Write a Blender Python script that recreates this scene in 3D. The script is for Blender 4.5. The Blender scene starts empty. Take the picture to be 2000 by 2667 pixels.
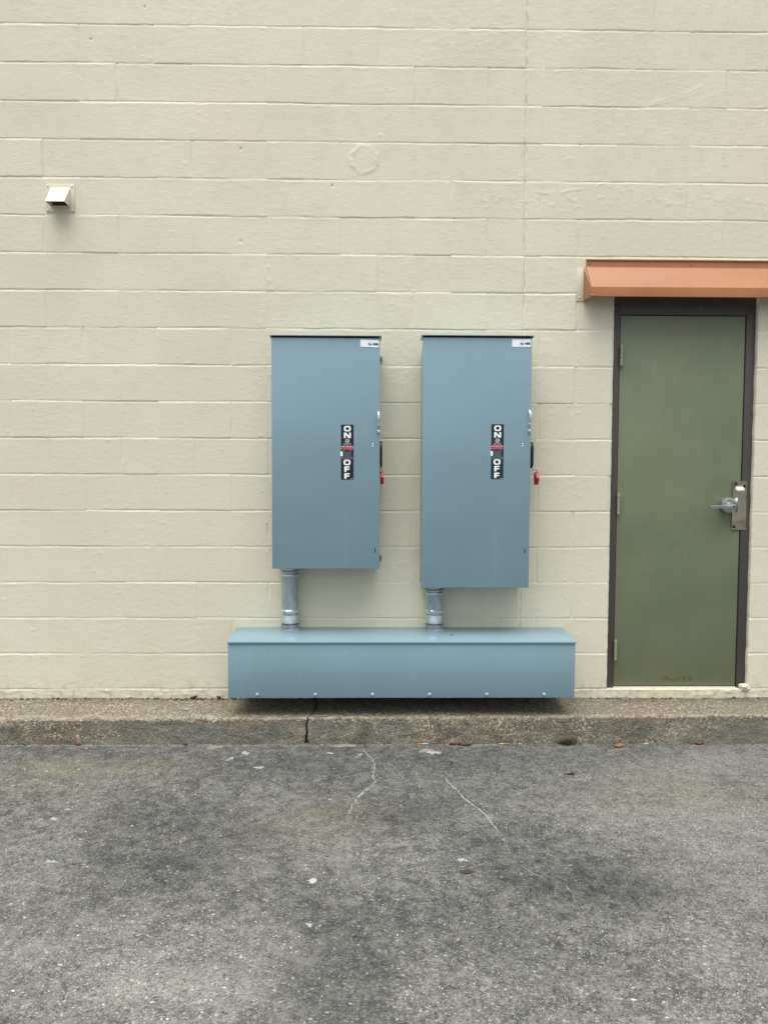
import bpy, bmesh, math, random
import numpy as np
from mathutils import Matrix, Vector

random.seed(7)
rng = np.random.default_rng(11)
scene = bpy.context.scene
COL = scene.collection
R = math.radians
C = 0.2032                      # one block course

# ------------------------------------------------------------------ helpers
def lin(h):
    h = h.lstrip('#')
    out = []
    for i in (0, 2, 4):
        c = int(h[i:i+2], 16) / 255
        out.append(c / 12.92 if c <= .04045 else ((c + .055) / 1.055) ** 2.4)
    return tuple(out) + (1.0,)

_tabs = {}
def vnoise(x, y, seed=0):
    """smooth value noise in -1..1 on numpy arrays"""
    if seed not in _tabs:
        _tabs[seed] = np.random.default_rng(seed + 100).random((512, 512)) * 2 - 1
    T = _tabs[seed]
    xi = np.floor(x).astype(np.int64); yi = np.floor(y).astype(np.int64)
    fx = x - xi; fy = y - yi
    fx = fx * fx * (3 - 2 * fx); fy = fy * fy * (3 - 2 * fy)
    x0 = xi % 512; x1 = (xi + 1) % 512; y0 = yi % 512; y1 = (yi + 1) % 512
    return ((T[y0, x0] * (1 - fx) + T[y0, x1] * fx) * (1 - fy)
            + (T[y1, x0] * (1 - fx) + T[y1, x1] * fx) * fy)

def fbm(x, y, seed=0, octaves=3, gain=.5):
    s = 0; a = 1; t = 0
    for o in range(octaves):
        s = s + a * vnoise(x * 2 ** o, y * 2 ** o, seed + o * 7); t += a; a *= gain
    return s / t

def sstep(a, b, x):
    t = np.clip((x - a) / (b - a), 0, 1)
    return t * t * (3 - 2 * t)

def link(o, parent=None):
    COL.objects.link(o)
    if parent: o.parent = parent
    return o

def tag(o, label=None, cat=None, group=None, kind=None):
    if label: o['label'] = label
    if cat: o['category'] = cat
    if group: o['group'] = group
    if kind: o['kind'] = kind
    return o

def thing(name, label, cat, loc=(0, 0, 0), group=None):
    o = bpy.data.objects.new(name, None); o.empty_display_size = .05
    o.location = loc
    link(o); tag(o, label, cat, group)
    return o

def obj(name, bm, mats, parent=None, angle=32):
    me = bpy.data.meshes.new(name)
    bmesh.ops.recalc_face_normals(bm, faces=bm.faces[:])
    bm.to_mesh(me); bm.free()
    for m in (mats if isinstance(mats, (list, tuple)) else [mats]): me.materials.append(m)
    me.polygons.foreach_set('use_smooth', [True] * len(me.polygons))
    me.set_sharp_from_angle(angle=R(angle))
    o = bpy.data.objects.new(name, me)
    link(o, parent)
    if parent is not None:
        o.matrix_parent_inverse = Matrix.Identity(4)
    return o

def dup(o, parent, loc=None, rot=None):
    c = o.copy(); COL.objects.link(c); c.parent = parent
    if loc is not None: c.location = loc
    if rot is not None: c.rotation_euler = rot
    return c

def dup_tree(root, loc):
    r = root.copy(); COL.objects.link(r); r.location = loc
    for ch in list(root.children):
        c = ch.copy(); COL.objects.link(c); c.parent = r
        for g in list(ch.children):
            d = g.copy(); COL.objects.link(d); d.parent = c
    return r

def merge(bm, src, mi=0):
    me = bpy.data.meshes.new('tmp'); src.to_mesh(me); src.free()
    n = len(bm.faces)
    bm.from_mesh(me); bpy.data.meshes.remove(me)
    bm.faces.ensure_lookup_table()
    for f in bm.faces[n:]: f.material_index = mi
    return bm

def BM(): return bmesh.new()

def box(bm, x0, x1, y0, y1, z0, z1, bev=0., mi=0, seg=2, shear=None):
    b = BM(); bmesh.ops.create_cube(b, size=1)
    bmesh.ops.scale(b, vec=(abs(x1 - x0), abs(y1 - y0), abs(z1 - z0)), verts=b.verts)
    bmesh.ops.translate(b, vec=((x0 + x1) / 2, (y0 + y1) / 2, (z0 + z1) / 2), verts=b.verts)
    if bev: bmesh.ops.bevel(b, geom=b.edges[:], offset=bev, segments=seg, affect='EDGES', profile=.5)
    if shear:
        for v in b.verts: v.co = Vector(shear(*v.co))
    return merge(bm, b, mi)

def poly_extrude(bm, pts, vec, bev=0., mi=0):
    """pts: list of 3-D points of a planar polygon, extruded along vec"""
    b = BM(); vs = [b.verts.new(p) for p in pts]; f = b.faces.new(vs)
    r = bmesh.ops.extrude_face_region(b, geom=[f])
    bmesh.ops.translate(b, vec=vec, verts=[v for v in r['geom'] if isinstance(v, bmesh.types.BMVert)])
    bmesh.ops.recalc_face_normals(b, faces=b.faces[:])
    if bev: bmesh.ops.bevel(b, geom=b.edges[:], offset=bev, segments=2, affect='EDGES', profile=.5)
    return merge(bm, b, mi)

def lathe(bm, prof, cx, cy, cz, axis='z', n=40, mi=0):
    """prof: list of (radius, height along axis)"""
    b = BM(); rings = []
    for r, h in prof:
        ring = []
        for i in range(n):
            a = 2 * math.pi * i / n
            u, v = r * math.cos(a), r * math.sin(a)
            if axis == 'z': p = (cx + u, cy + v, cz + h)
            elif axis == 'y': p = (cx + u, cy + h, cz + v)
            else: p = (cx + h, cy + u, cz + v)
            ring.append(b.verts.new(p))
        rings.append(ring)
    for A, B in zip(rings, rings[1:]):
        for i in range(n):
            b.faces.new((A[i], A[(i + 1) % n], B[(i + 1) % n], B[i]))
    b.faces.new(rings[0][::-1]); b.faces.new(rings[-1])
    bmesh.ops.recalc_face_normals(b, faces=b.faces[:])
    return merge(bm, b, mi)

def tube(bm, pts, rad, n=10, mi=0, flat=None):
    """round (or flattened) bar through pts"""
    b = BM(); rings = []
    pts = [Vector(p) for p in pts]
    for i, p in enumerate(pts):
        d = (pts[min(i + 1, len(pts) - 1)] - pts[max(i - 1, 0)]).normalized()
        up = Vector((0, 0, 1)) if abs(d.z) < .9 else Vector((1, 0, 0))
        s = d.cross(up).normalized(); t = s.cross(d).normalized()
        r = rad[i] if isinstance(rad, (list, tuple)) else rad
        k = flat or (1, 1)
        rings.append([b.verts.new(p + s * (r * k[0] * math.cos(2 * math.pi * j / n)) + t * (r * k[1] * math.sin(2 * math.pi * j / n))) for j in range(n)])
    for A, B in zip(rings, rings[1:]):
        for j in range(n): b.faces.new((A[j], A[(j + 1) % n], B[(j + 1) % n], B[j]))
    b.faces.new(rings[0][::-1]); b.faces.new(rings[-1])
    bmesh.ops.recalc_face_normals(b, faces=b.faces[:])
    return merge(bm, b, mi)

def dome(bm, x, y, z, r, h, n=16, mi=0, axis='y', sgn=-1):
    prof = [(r, 0)] + [(r * math.cos(a), sgn * h * math.sin(a)) for a in (R(25), R(50), R(72))] + [(r * .06, sgn * h)]
    return lathe(bm, prof, x, y, z, axis, n, mi)

def text_into(bm, s, x, y, z, size, mi=0, align='CENTER', depth=.0003, xs=1., shear=0., bold=0.):
    cu = bpy.data.curves.new('t', 'FONT'); cu.body = s; cu.size = size
    cu.align_x = align; cu.align_y = 'CENTER'; cu.shear = shear; cu.resolution_u = 3
    cu.extrude = depth; cu.offset = bold
    o = bpy.data.objects.new('t', cu); COL.objects.link(o)
    dg = bpy.context.evaluated_depsgraph_get()
    me = bpy.data.meshes.new_from_object(o.evaluated_get(dg))
    b = BM(); b.from_mesh(me)
    for v in b.verts: v.co = Vector((x + v.co.x * xs, y - v.co.z, z + v.co.y))
    bpy.data.objects.remove(o); bpy.data.curves.remove(cu); bpy.data.meshes.remove(me)
    return merge(bm, b, mi)

# ------------------------------------------------------------------ materials
class N:
    """tiny node-graph helper"""
    def __init__(s, name):
        s.m = bpy.data.materials.new(name); s.m.use_nodes = True
        s.t = s.m.node_tree; s.b = s.t.nodes['Principled BSDF']
        s.tc = s.t.nodes.new('ShaderNodeTexCoord')
        s.co = s.tc.outputs['Object']
    def new(s, t, **k):
        n = s.t.nodes.new(t)
        for a, v in k.items(): setattr(n, a, v)
        return n
    def put(s, sock, v):
        if hasattr(v, 'node'): s.t.links.new(v, sock)
        else: sock.default_value = v
    def mapv(s, scale=(1, 1, 1), loc=(0, 0, 0), rot=(0, 0, 0)):
        n = s.new('ShaderNodeMapping'); s.put(n.inputs['Vector'], s.co)
        n.inputs['Scale'].default_value = scale; n.inputs['Location'].default_value = loc
        n.inputs['Rotation'].default_value = rot
        return n.outputs['Vector']
    def noise(s, scale, detail=2, rough=.5, vec=None, dist=0.):
        n = s.new('ShaderNodeTexNoise'); s.put(n.inputs['Vector'], vec or s.co)
        n.inputs['Scale'].default_value = scale; n.inputs['Detail'].default_value = detail
        n.inputs['Roughness'].default_value = rough; n.inputs['Distortion'].default_value = dist
        return n.outputs['Fac']
    def vor(s, scale, vec=None, feature='F1', rand=1.):
        n = s.new('ShaderNodeTexVoronoi', feature=feature); s.put(n.inputs['Vector'], vec or s.co)
        n.inputs['Scale'].default_value = scale; n.inputs['Randomness'].default_value = rand
        return n.outputs
    def ramp(s, v, stops, interp='LINEAR'):
        n = s.new('ShaderNodeValToRGB'); s.put(n.inputs['Fac'], v)
        cr = n.color_ramp; cr.interpolation = interp
        while len(cr.elements) > 1: cr.elements.remove(cr.elements[-1])
        for i, (p, c) in enumerate(stops):
            e = cr.elements[0] if i == 0 else cr.elements.new(p)
            e.position = p
            e.color = c if isinstance(c, (tuple, list)) else (c, c, c, 1)
        return n.outputs['Color']
    def sm(s, v, a, b, lo=0., hi=1.):
        n = s.new('ShaderNodeMapRange', interpolation_type='SMOOTHSTEP'); s.put(n.inputs['Value'], v)
        n.inputs['From Min'].default_value = a; n.inputs['From Max'].default_value = b
        n.inputs['To Min'].default_value = lo; n.inputs['To Max'].default_value = hi
        return n.outputs['Result']
    def mix(s, f, a, b, mode='MIX'):
        n = s.new('ShaderNodeMix', data_type='RGBA', blend_type=mode)
        s.put(n.inputs[0], f); s.put(n.inputs[6], a); s.put(n.inputs[7], b)
        return n.outputs[2]
    def math(s, op, a, b=0.):
        n = s.new('ShaderNodeMath', operation=op); s.put(n.inputs[0], a); s.put(n.inputs[1], b)
        return n.outputs[0]
    def attr(s, name):
        return s.new('ShaderNodeAttribute', attribute_name=name).outputs['Fac']
    def sep(s, vec=None):
        n = s.new('ShaderNodeSeparateXYZ'); s.put(n.inputs[0], vec or s.co); return n.outputs
    def bump(s, h, strength=.3, dist=.002, normal=None):
        n = s.new('ShaderNodeBump'); s.put(n.inputs['Height'], h)
        n.inputs['Strength'].default_value = strength; n.inputs['Distance'].default_value = dist
        if normal is not None: s.put(n.inputs['Normal'], normal)
        return n.outputs['Normal']
    def out(s, color, rough=.5, metal=0., normal=None, spec=.5, coat=0.):
        s.put(s.b.inputs['Base Color'], color); s.put(s.b.inputs['Roughness'], rough)
        s.put(s.b.inputs['Metallic'], metal); s.b.inputs['Specular IOR Level'].default_value = spec
        if coat: s.b.inputs['Coat Weight'].default_value = coat
        if normal is not None: s.put(s.b.inputs['Normal'], normal)
        return s.m

def simple(name, c, rough=.5, metal=0., var=.06, scale=30, spec=.5, bump=0.):
    g = N(name)
    col = lin(c) if isinstance(c, str) else c
    d = tuple(x * (1 - var) for x in col[:3]) + (1,); l = tuple(min(1, x * (1 + var)) for x in col[:3]) + (1,)
    n = g.noise(scale, 4, .6)
    return g.out(g.mix(n, d, l), rough, metal, g.bump(n, bump, .001) if bump else None, spec)

# painted masonry
def wall_material():
    g = N('cream_painted_block')
    a = g.noise(1.3, 4, .55); b = g.noise(9, 4, .6)
    st = g.mapv((1, 1, 3.2))
    c = g.mix(g.sm(a, .35, .68), WALL_A, WALL_B)
    c = g.mix(g.math('MULTIPLY', g.sm(b, .5, .78), .35), c, WALL_C)
    # faint pinkish touch-up areas and rubbed dirt
    p = g.noise(.9, 2, .5, g.mapv((1, 1, 1), (7, 0, 3)))
    c = g.mix(g.math('MULTIPLY', g.sm(p, .58, .75), .5), c, WALL_P)
    z = g.sep()[2]
    low = g.math('MULTIPLY', g.sm(z, .10, -.06), g.sm(g.noise(22, 5, .7), .46, .68))
    c = g.mix(g.math('MULTIPLY', low, .55), c, lin('#8f8468'))
    spk = g.vor(38, g.mapv((1, 1, 1), (3, 1, 2)))
    dots = g.math('MULTIPLY', g.math('LESS_THAN', spk['Distance'], .06), g.math('GREATER_THAN', g.sep(spk['Color'])[0], .965))
    c = g.mix(g.math('MULTIPLY', dots, .7), c, lin('#5f5a4c'))
    h = g.math('ADD', g.noise(95, 4, .6, st), g.math('MULTIPLY', g.noise(300, 2, .5), .5))
    ridge = g.noise(26, 3, .55, g.mapv((1, 1, 2.4), (1, 2, 3)), .6)
    nrm = g.bump(h, .6, .0018)
    nrm = g.bump(g.sm(ridge, .55, .75), .35, .0016, nrm)
    return g.out(c, g.sm(b, .3, .7, .52, .66), 0., nrm, .42)

WALL_A = lin('#D2CEB7'); WALL_B = lin('#D7D3BD'); WALL_C = lin('#C9C4AB'); WALL_P = lin('#D8CDBA')
M_WALL = wall_material()

def blue_paint(name='blue_grey_enamel', base='#7B97A3'):
    g = N(name)
    n = g.noise(2.2, 3, .5); f = g.noise(420, 2, .5); d = g.noise(55, 4, .65)
    b = lin(base)
    c = g.mix(g.sm(n, .3, .7), tuple(x * .955 for x in b[:3]) + (1,), tuple(x * 1.03 for x in b[:3]) + (1,))
    c = g.mix(g.math('MULTIPLY', g.sm(d, .62, .8), .16), c, lin('#6f8087'))
    run = g.noise(16, 4, .6, g.mapv((1, 1, .06), (3, 5, 1)))
    c = g.mix(g.math('MULTIPLY', g.sm(run, .54, .70), .07), c, lin('#9fb0b6'))
    nrm = g.bump(f, .10, .0006)
    nrm = g.bump(g.noise(5, 1, .4), .10, .012, nrm)
    return g.out(c, g.sm(d, .3, .7, .17, .25), 0., nrm, .32)
M_BLUE = blue_paint()

def galv(name, a='#8F9DA6', b='#B4C0C8', r0=.2, r1=.36, streak=True, metal=1.):
    g = N(name)
    n = g.noise(30, 4, .65, g.mapv((1, 1, .25) if streak else (1, 1, 1)))
    c = g.mix(g.sm(n, .3, .7), lin(a), lin(b))
    s = g.noise(140, 3, .7)
    c = g.mix(g.math('MULTIPLY', g.sm(s, .6, .78), .45), c, lin('#6d7479'))
    return g.out(c, g.sm(n, .3, .7, r0, r1), metal, g.bump(s, .14, .0006))
M_GALV = galv('galvanised_pipe', '#98A6AB', '#B0BDC1', .26, .4, True, .5)
M_ZINC = galv('zinc_fitting', '#ABBABE', '#D2DCDE', .12, .2, False, .65)
M_CAST = galv('cast_knurled_metal', '#7f8387', '#a6aaad', .3, .45, False, .5)
M_CHROME = galv('bright_steel', '#DDE3E8', '#F2F6F9', .14, .24, False)
M_SCREW = simple('grey_painted_screw', '#93a7b1', .3, .3, .06, 200)
M_DULL = galv('dull_grey_steel', '#767B80', '#8b9095', .35, .5, False)

def brushed():
    g = N('worn_stainless_plate')
    n = g.noise(20, 4, .6, g.mapv((6, 1, .5))); t = g.noise(11, 4, .6)
    c = g.mix(g.sm(t, .4, .7), lin('#CFCABD'), lin('#AEA48B'))
    return g.out(c, g.sm(n, .3, .7, .14, .24), 1., g.bump(n, .08, .0006))
M_PLATE = brushed()
M_SATIN = galv('satin_chrome', '#9a9ea0', '#b4b8b9', .24, .36, False, .8)
M_BLACK = simple('black_rubber', '#0b0b0c', .5)
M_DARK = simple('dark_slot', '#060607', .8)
M_RED = simple('red_plastic_grip', '#C4142B', .38, 0, .05, 60)
M_RUST = simple('rusted_bolt', '#38201a', .7, .2, .4, 220, .3, .4)
M_STBLK = simple('sticker_black', '#10151d', .42, 0, .08, 60)
M_STNAV = simple('sticker_navy', '#182536', .42, 0, .08, 60)
M_STWHT = simple('sticker_white', '#F2F6F6', .4, 0, .02, 60)
M_STRED = simple('sticker_red', '#B9142D', .4, 0, .04, 60)
M_STGRY = simple('sticker_grey_print', '#7d8a92', .5, 0, .1, 60)
M_STPNK = simple('sticker_red_border', '#E0848C', .45, 0, .04, 60)

def door_green():
    g = N('olive_green_door_paint')
    n = g.noise(3.1, 4, .55); m = g.noise(1.2, 3, .5, g.mapv((1, 1, .6), (4, 0, 1)))
    c = g.mix(g.sm(n, .32, .7), lin('#69745a'), lin('#717a60'))
    c = g.mix(g.math('MULTIPLY', g.sm(m, .5, .72), .6), c, lin('#7C7D62'))
    z = g.sep()
    # yellowish scuffs where shoes kick the bottom of the door
    sc = g.math('MULTIPLY', g.sm(z[2], .075, .05), g.sm(z[2], .025, .042))
    sc = g.math('MULTIPLY', sc, g.math('MULTIPLY', g.sm(z[0], -.090, -.06), g.sm(z[0], .135, .10)))
    sc = g.math('MULTIPLY', sc, g.sm(g.noise(60, 4, .7), .46, .56))
    c = g.mix(sc, c, lin('#5b5622'))
    dirt = g.math('MULTIPLY', g.sm(z[2], .32, .0), g.sm(g.noise(6, 4, .6), .3, .7))
    c = g.mix(g.math('MULTIPLY', dirt, .4), c, lin('#5d5c44'))
    # hand grime round the lever and a few rubbed marks
    vd = g.new('ShaderNodeVectorMath', operation='DISTANCE'); g.put(vd.inputs[0], g.mapv((1, 0, .7))); vd.inputs[1].default_value = (.19, 0, .735)
    gr = g.math('MULTIPLY', g.sm(vd.outputs['Value'], .24, .03), g.sm(g.noise(13, 5, .7), .40, .62))
    c = g.mix(g.math('MULTIPLY', gr, .16), c, lin('#5e5743'))
    rub = g.math('MULTIPLY', g.sm(g.noise(7, 5, .65, g.mapv((1, 1, .22), (6, 1, 8))), .60, .72), .35)
    c = g.mix(rub, c, lin('#848a70'))
    sp = g.vor(24, g.mapv((1, 1, 1), (2, 3, 1)))
    dots = g.math('MULTIPLY', g.math('LESS_THAN', sp['Distance'], .07), g.math('GREATER_THAN', g.sep(sp['Color'])[0], .95))
    c = g.mix(g.math('MULTIPLY', dots, .6), c, lin('#4b4f3a'))
    nrm = g.bump(g.noise(260, 2, .5), .1, .0008)
    nrm = g.bump(g.noise(3.5, 1, .4), .12, .012, nrm)
    return g.out(c, g.sm(n, .3, .7, .38, .5), 0., nrm, .45)
M_GREEN = door_green()
M_HINGE = simple('green_hinge_paint', '#87947a', .42, 0, .06, 40)
M_FRAME = simple('dark_bronze_frame_paint', '#474340', .45, 0, .07, 14, .45, .06)

def copper_paint():
    g = N('terracotta_painted_metal')
    n = g.noise(5, 4, .6); s = g.vor(26)
    c = g.mix(g.sm(n, .3, .7), lin('#9B643D'), lin('#A46D45'))
    dots = g.math('MULTIPLY', g.math('LESS_THAN', s['Distance'], .085), g.math('GREATER_THAN', g.sep(s['Color'])[0], .90))
    c = g.mix(g.math('MULTIPLY', dots, .7), c, lin('#8a5637'))
    s2 = g.vor(31, g.mapv((1, 1, 1), (5, 1, 2)))
    d2 = g.math('MULTIPLY', g.math('LESS_THAN', s2['Distance'], .07), g.math('GREATER_THAN', g.sep(s2['Color'])[0], .93))
    c = g.mix(g.math('MULTIPLY', d2, .8), c, lin('#E6C7AC'))
    return g.out(c, g.sm(n, .3, .7, .3, .42), 0., g.bump(g.noise(4, 1, .4), .12, .01), .5)
M_COPPER = copper_paint()
M_CREAM = simple('cream_painted_metal', '#DDD9C6', .42, 0, .03, 20)
M_CREAMD = simple('cream_painted_flange', '#CFCBB4', .5, 0, .04, 20, .4, .1)
M_VENTIN = simple('dusty_vent_inside', '#4a3d33', .85, 0, .25, 60)

def ground_material():
    g = N('worn_exposed_concrete')
    stain = g.attr('stain'); warm = g.attr('warm'); pale = g.attr('pale')
    big = g.noise(2.3, 6, .66); mid = g.noise(14, 6, .74); fine = g.noise(120, 5, .78); gran = g.noise(46, 5, .78)
    c = g.mix(g.sm(big, .32, .70), lin('#4b4b48'), lin('#5e5e5a'))
    c = g.mix(g.math('MULTIPLY', g.sm(mid, .46, .62), .8), c, lin('#72726d'))
    c = g.mix(g.math('MULTIPLY', g.sm(mid, .50, .36), .7), c, lin('#383836'))
    c = g.mix(g.math('MULTIPLY', pale, .8), c, lin('#7c7c77'))
    c = g.mix(g.math('MULTIPLY', warm, .7), c, lin('#77715c'))
    # granular surface: dark pits and light grains at two sizes
    c = g.mix(g.math('MULTIPLY', g.sm(gran, .49, .36), .52), c, lin('#282827'))
    c = g.mix(g.math('MULTIPLY', g.sm(gran, .53, .66), .54), c, lin('#8d8d87'))
    c = g.mix(g.math('MULTIPLY', g.sm(fine, .48, .36), .75), c, lin('#262625'))
    c = g.mix(g.math('MULTIPLY', g.sm(fine, .54, .66), .7), c, lin('#9d9d97'))
    # exposed aggregate at four sizes, only some stones pale
    tot = None
    for sc, th, pr, lo in ((30, .24, .92, 9), (48, .28, .76, 0), (80, .32, .60, 3), (150, .36, .50, 6)):
        vv = g.new('ShaderNodeVectorMath', operation='ADD')
        wob = g.new('ShaderNodeTexNoise'); g.put(wob.inputs['Vector'], g.co); wob.inputs['Scale'].default_value = sc * 1.9
        ws = g.new('ShaderNodeVectorMath', operation='SCALE'); g.put(ws.inputs[0], wob.outputs['Color']); ws.inputs['Scale'].default_value = 1.05 / sc
        g.put(vv.inputs[0], g.mapv((1, 1.3, 1), (lo, lo * .7, 0), (0, 0, .3 * lo))); g.put(vv.inputs[1], ws.outputs[0])
        v = g.vor(sc, vv.outputs[0])
        rc = g.sep(v['Color'])
        m = g.math('MULTIPLY', g.sm(v['Distance'], th, th * .72), g.math('GREATER_THAN', rc[0], pr))
        stone = g.ramp(rc[1], [(0, lin('#6d6d69')), (.4, lin('#868681')), (.75, lin('#a0a09a')), (.95, lin('#cfcfc9')), (1, lin('#857c6a'))])
        c = g.mix(g.math('MULTIPLY', m, g.sm(rc[2], 0, 1, .3, 1.)), c, stone)
        pit = g.math('MULTIPLY', g.sm(v['Distance'], th * .9, th * .5), g.math('LESS_THAN', rc[0], .12))
        c = g.mix(g.math('MULTIPLY', pit, .75), c, lin('#1e1e1d'))
        tot = m if tot is None else g.math('MAXIMUM', tot, m)
    stm = g.math('MULTIPLY', stain, g.sm(mid, .35, .65, 1., .8))
    c = g.mix(stm, c, g.mix(1., c, (.36, .36, .38, 1), 'MULTIPLY'))
    c = g.mix(g.math('MULTIPLY', pale, .9), c, g.mix(1., c, (1.5, 1.5, 1.47, 1), 'MULTIPLY'))
    c = g.mix(1., c, (1.09, 1.09, 1.095, 1), 'MULTIPLY')
    h = g.math('ADD', g.math('MULTIPLY', fine, 1.0), g.math('ADD', g.math('MULTIPLY', gran, 1.6), g.math('MULTIPLY', tot, .25)))
    return g.out(c, .82, 0., g.bump(h, .7, .006), .3)
M_GROUND = ground_material()

def crack_material():
    g = N('pale_crack_filling')
    n = g.noise(120, 4, .7)
    return g.out(g.mix(g.sm(n, .3, .7), lin('#8c8c87'), lin('#b4b4ae')), .9, 0., g.bump(n, .5, .002), .2)
M_CRACK = crack_material()
M_SPLAT = simple('dried_white_paint_splat', '#9da1a3', .7, 0, .1, 90, .3, .3)
M_PALEST = simple('pale_mortar_smear', '#83827a', .9, 0, .12, 90, .2, .4)

def kerb_material():
    g = N('exposed_aggregate_kerb')
    xyz = g.sep(); z = xyz[2]
    v = g.vor(88, None); v2 = g.vor(190, g.mapv((1, 1, 1), (2, 2, 2)))
    r = g.sep(v['Color']); r2 = g.sep(v2['Color'])
    st = g.ramp(r[0], [(0, lin('#786f5c')), (.2, lin('#9f927a')), (.4, lin('#866d50')), (.55, lin('#b4a992')), (.72, lin('#957048')), (.86, lin('#b9ae99')), (1, lin('#cdc6b5'))])
    st2 = g.ramp(r2[0], [(0, lin('#615647')), (.35, lin('#8c7c66')), (.6, lin('#a0917a')), (.8, lin('#7b5535')), (1, lin('#c2b8a6'))])
    peb = g.mix(g.sm(v['Distance'], .44, .62), st, st2)
    gap = g.sm(v['Distance'], .42, .66)
    peb = g.mix(g.math('MULTIPLY', gap, .45), peb, lin('#4a4136'))
    # cement skin that still covers parts of the stones
    skin = g.noise(5.5, 5, .65, g.mapv((.55, 1, 1.2), (3, 1, 0)))
    grit = g.noise(170, 5, .78)
    cem = g.mix(g.sm(grit, .43, .58), lin('#46423a'), lin('#a09a89'))
    pale = g.math('MULTIPLY', g.math('LESS_THAN', v2['Distance'], .30), g.math('GREATER_THAN', r2[1], .78))
    cem = g.mix(g.math('MULTIPLY', pale, .85), cem, lin('#b9b09d'))
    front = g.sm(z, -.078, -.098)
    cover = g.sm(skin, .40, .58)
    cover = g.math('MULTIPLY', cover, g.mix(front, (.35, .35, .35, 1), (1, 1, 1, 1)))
    c = g.mix(cover, peb, cem)
    rust = g.noise(3.2, 4, .6, g.mapv((1, 1, 1), (9, 4, 2)))
    c = g.mix(g.math('MULTIPLY', g.sm(rust, .52, .72), .42), c, lin('#875e38'))
    # dark algae growing up the face from the gutter
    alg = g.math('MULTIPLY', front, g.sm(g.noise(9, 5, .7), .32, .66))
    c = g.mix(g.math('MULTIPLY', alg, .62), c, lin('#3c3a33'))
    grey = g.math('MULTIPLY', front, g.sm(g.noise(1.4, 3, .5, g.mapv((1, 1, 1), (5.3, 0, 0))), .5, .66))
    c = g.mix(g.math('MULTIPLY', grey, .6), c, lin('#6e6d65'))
    # black grime line at the back where leaf mould collects
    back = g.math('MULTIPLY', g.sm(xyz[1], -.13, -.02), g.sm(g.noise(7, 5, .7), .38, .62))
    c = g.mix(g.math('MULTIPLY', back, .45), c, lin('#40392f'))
    # chipped pale arris
    ar = g.math('MULTIPLY', g.sm(z, -.080, -.074), g.sm(xyz[1], -.262, -.285))
    ar = g.math('MULTIPLY', ar, g.sm(g.noise(16, 5, .75), .44, .6))
    c = g.mix(g.math('MULTIPLY', ar, .6), c, lin('#b6a994'))
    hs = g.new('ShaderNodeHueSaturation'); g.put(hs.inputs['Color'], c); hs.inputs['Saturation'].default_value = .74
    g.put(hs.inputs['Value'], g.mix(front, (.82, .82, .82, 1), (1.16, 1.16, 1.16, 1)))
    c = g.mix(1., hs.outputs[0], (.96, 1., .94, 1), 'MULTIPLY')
    h = g.math('ADD', g.math('MULTIPLY', g.sm(v['Distance'], .6, .1), .8), g.math('MULTIPLY', grit, .7))
    return g.out(c, .9, 0., g.bump(h, .65, .004), .25)
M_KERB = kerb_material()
M_LEAFO = simple('orange_dry_leaf', '#80542f', .6, 0, .25, 120)
M_LEAFR = simple('red_dry_leaf', '#6a1f17', .6, 0, .25, 120)
M_LEAFB = simple('brown_dry_leaf', '#50301d', .65, 0, .3, 120)
M_LEAFD = simple('rotten_dark_leaf', '#2b1d16', .7, 0, .3, 120)
M_LEAFG = simple('grey_pressed_leaf', '#3a3734', .85, 0, .2, 120)
M_PAPER = simple('cigarette_paper', '#b0aea8', .7, 0, .05, 200)
M_FILTER = simple('cigarette_filter_cork', '#a0732a', .7, 0, .15, 300)
M_WEED = simple('dry_weed', '#40351d', .8, 0, .45, 60)
M_GUM = simple('trodden_gum', '#a9a9a5', .6, 0, .06, 150)

# ------------------------------------------------------------------ grid mesh from numpy
def grid_object(name, P, keep, mats, parent=None, attrs=None):
    """P: (nv,nu,3) points, keep: (nv-1,nu-1) mask of quads; returns the mesh object"""
    nv, nu = P.shape[:2]
    idx = np.arange(nv * nu).reshape(nv, nu)
    q = np.stack([idx[:-1, :-1], idx[:-1, 1:], idx[1:, 1:], idx[1:, :-1]], -1)[keep]
    me = bpy.data.meshes.new(name)
    me.vertices.add(nv * nu); me.vertices.foreach_set('co', P.reshape(-1).astype(np.float32))
    me.loops.add(q.size); me.loops.foreach_set('vertex_index', q.reshape(-1).astype(np.int32))
    me.polygons.add(len(q)); me.polygons.foreach_set('loop_start', (np.arange(len(q)) * 4).astype(np.int32))
    me.polygons.foreach_set('use_smooth', np.ones(len(q), bool))
    me.update(calc_edges=True)
    for m in mats: me.materials.append(m)
    for k, a in (attrs or {}).items():
        at = me.attributes.new(k, 'FLOAT', 'POINT'); at.data.foreach_set('value', a.reshape(-1).astype(np.float32))
    o = bpy.data.objects.new(name, me)
    return link(o, parent)

def axis(lo, hi, step, extra=(), coarse=()):
    a = list(np.arange(lo, hi + 1e-6, step)) + list(extra) + list(coarse)
    a = np.unique(np.round(a, 5))
    keep = [a[0]]
    for v in a[1:]:
        if v - keep[-1] > .0011: keep.append(v)
    return np.array(keep)

# ------------------------------------------------------------------ block wall
OX0, OX1, OZ0, OZ1 = 1.353, 2.168, -.006, 2.245       # door opening
XC = .845                                           # control joint

def vjoints(row):
    odd = row % 2
    out = []
    s = -.785 if odd else -.582
    for n in range(-8, 5):
        x = s + .4066 * n
        if x < XC - .03: out.append(x)
    s = .937 if odd else 1.142
    for n in range(0, 8): out.append(s + .4066 * n)
    return out

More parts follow.
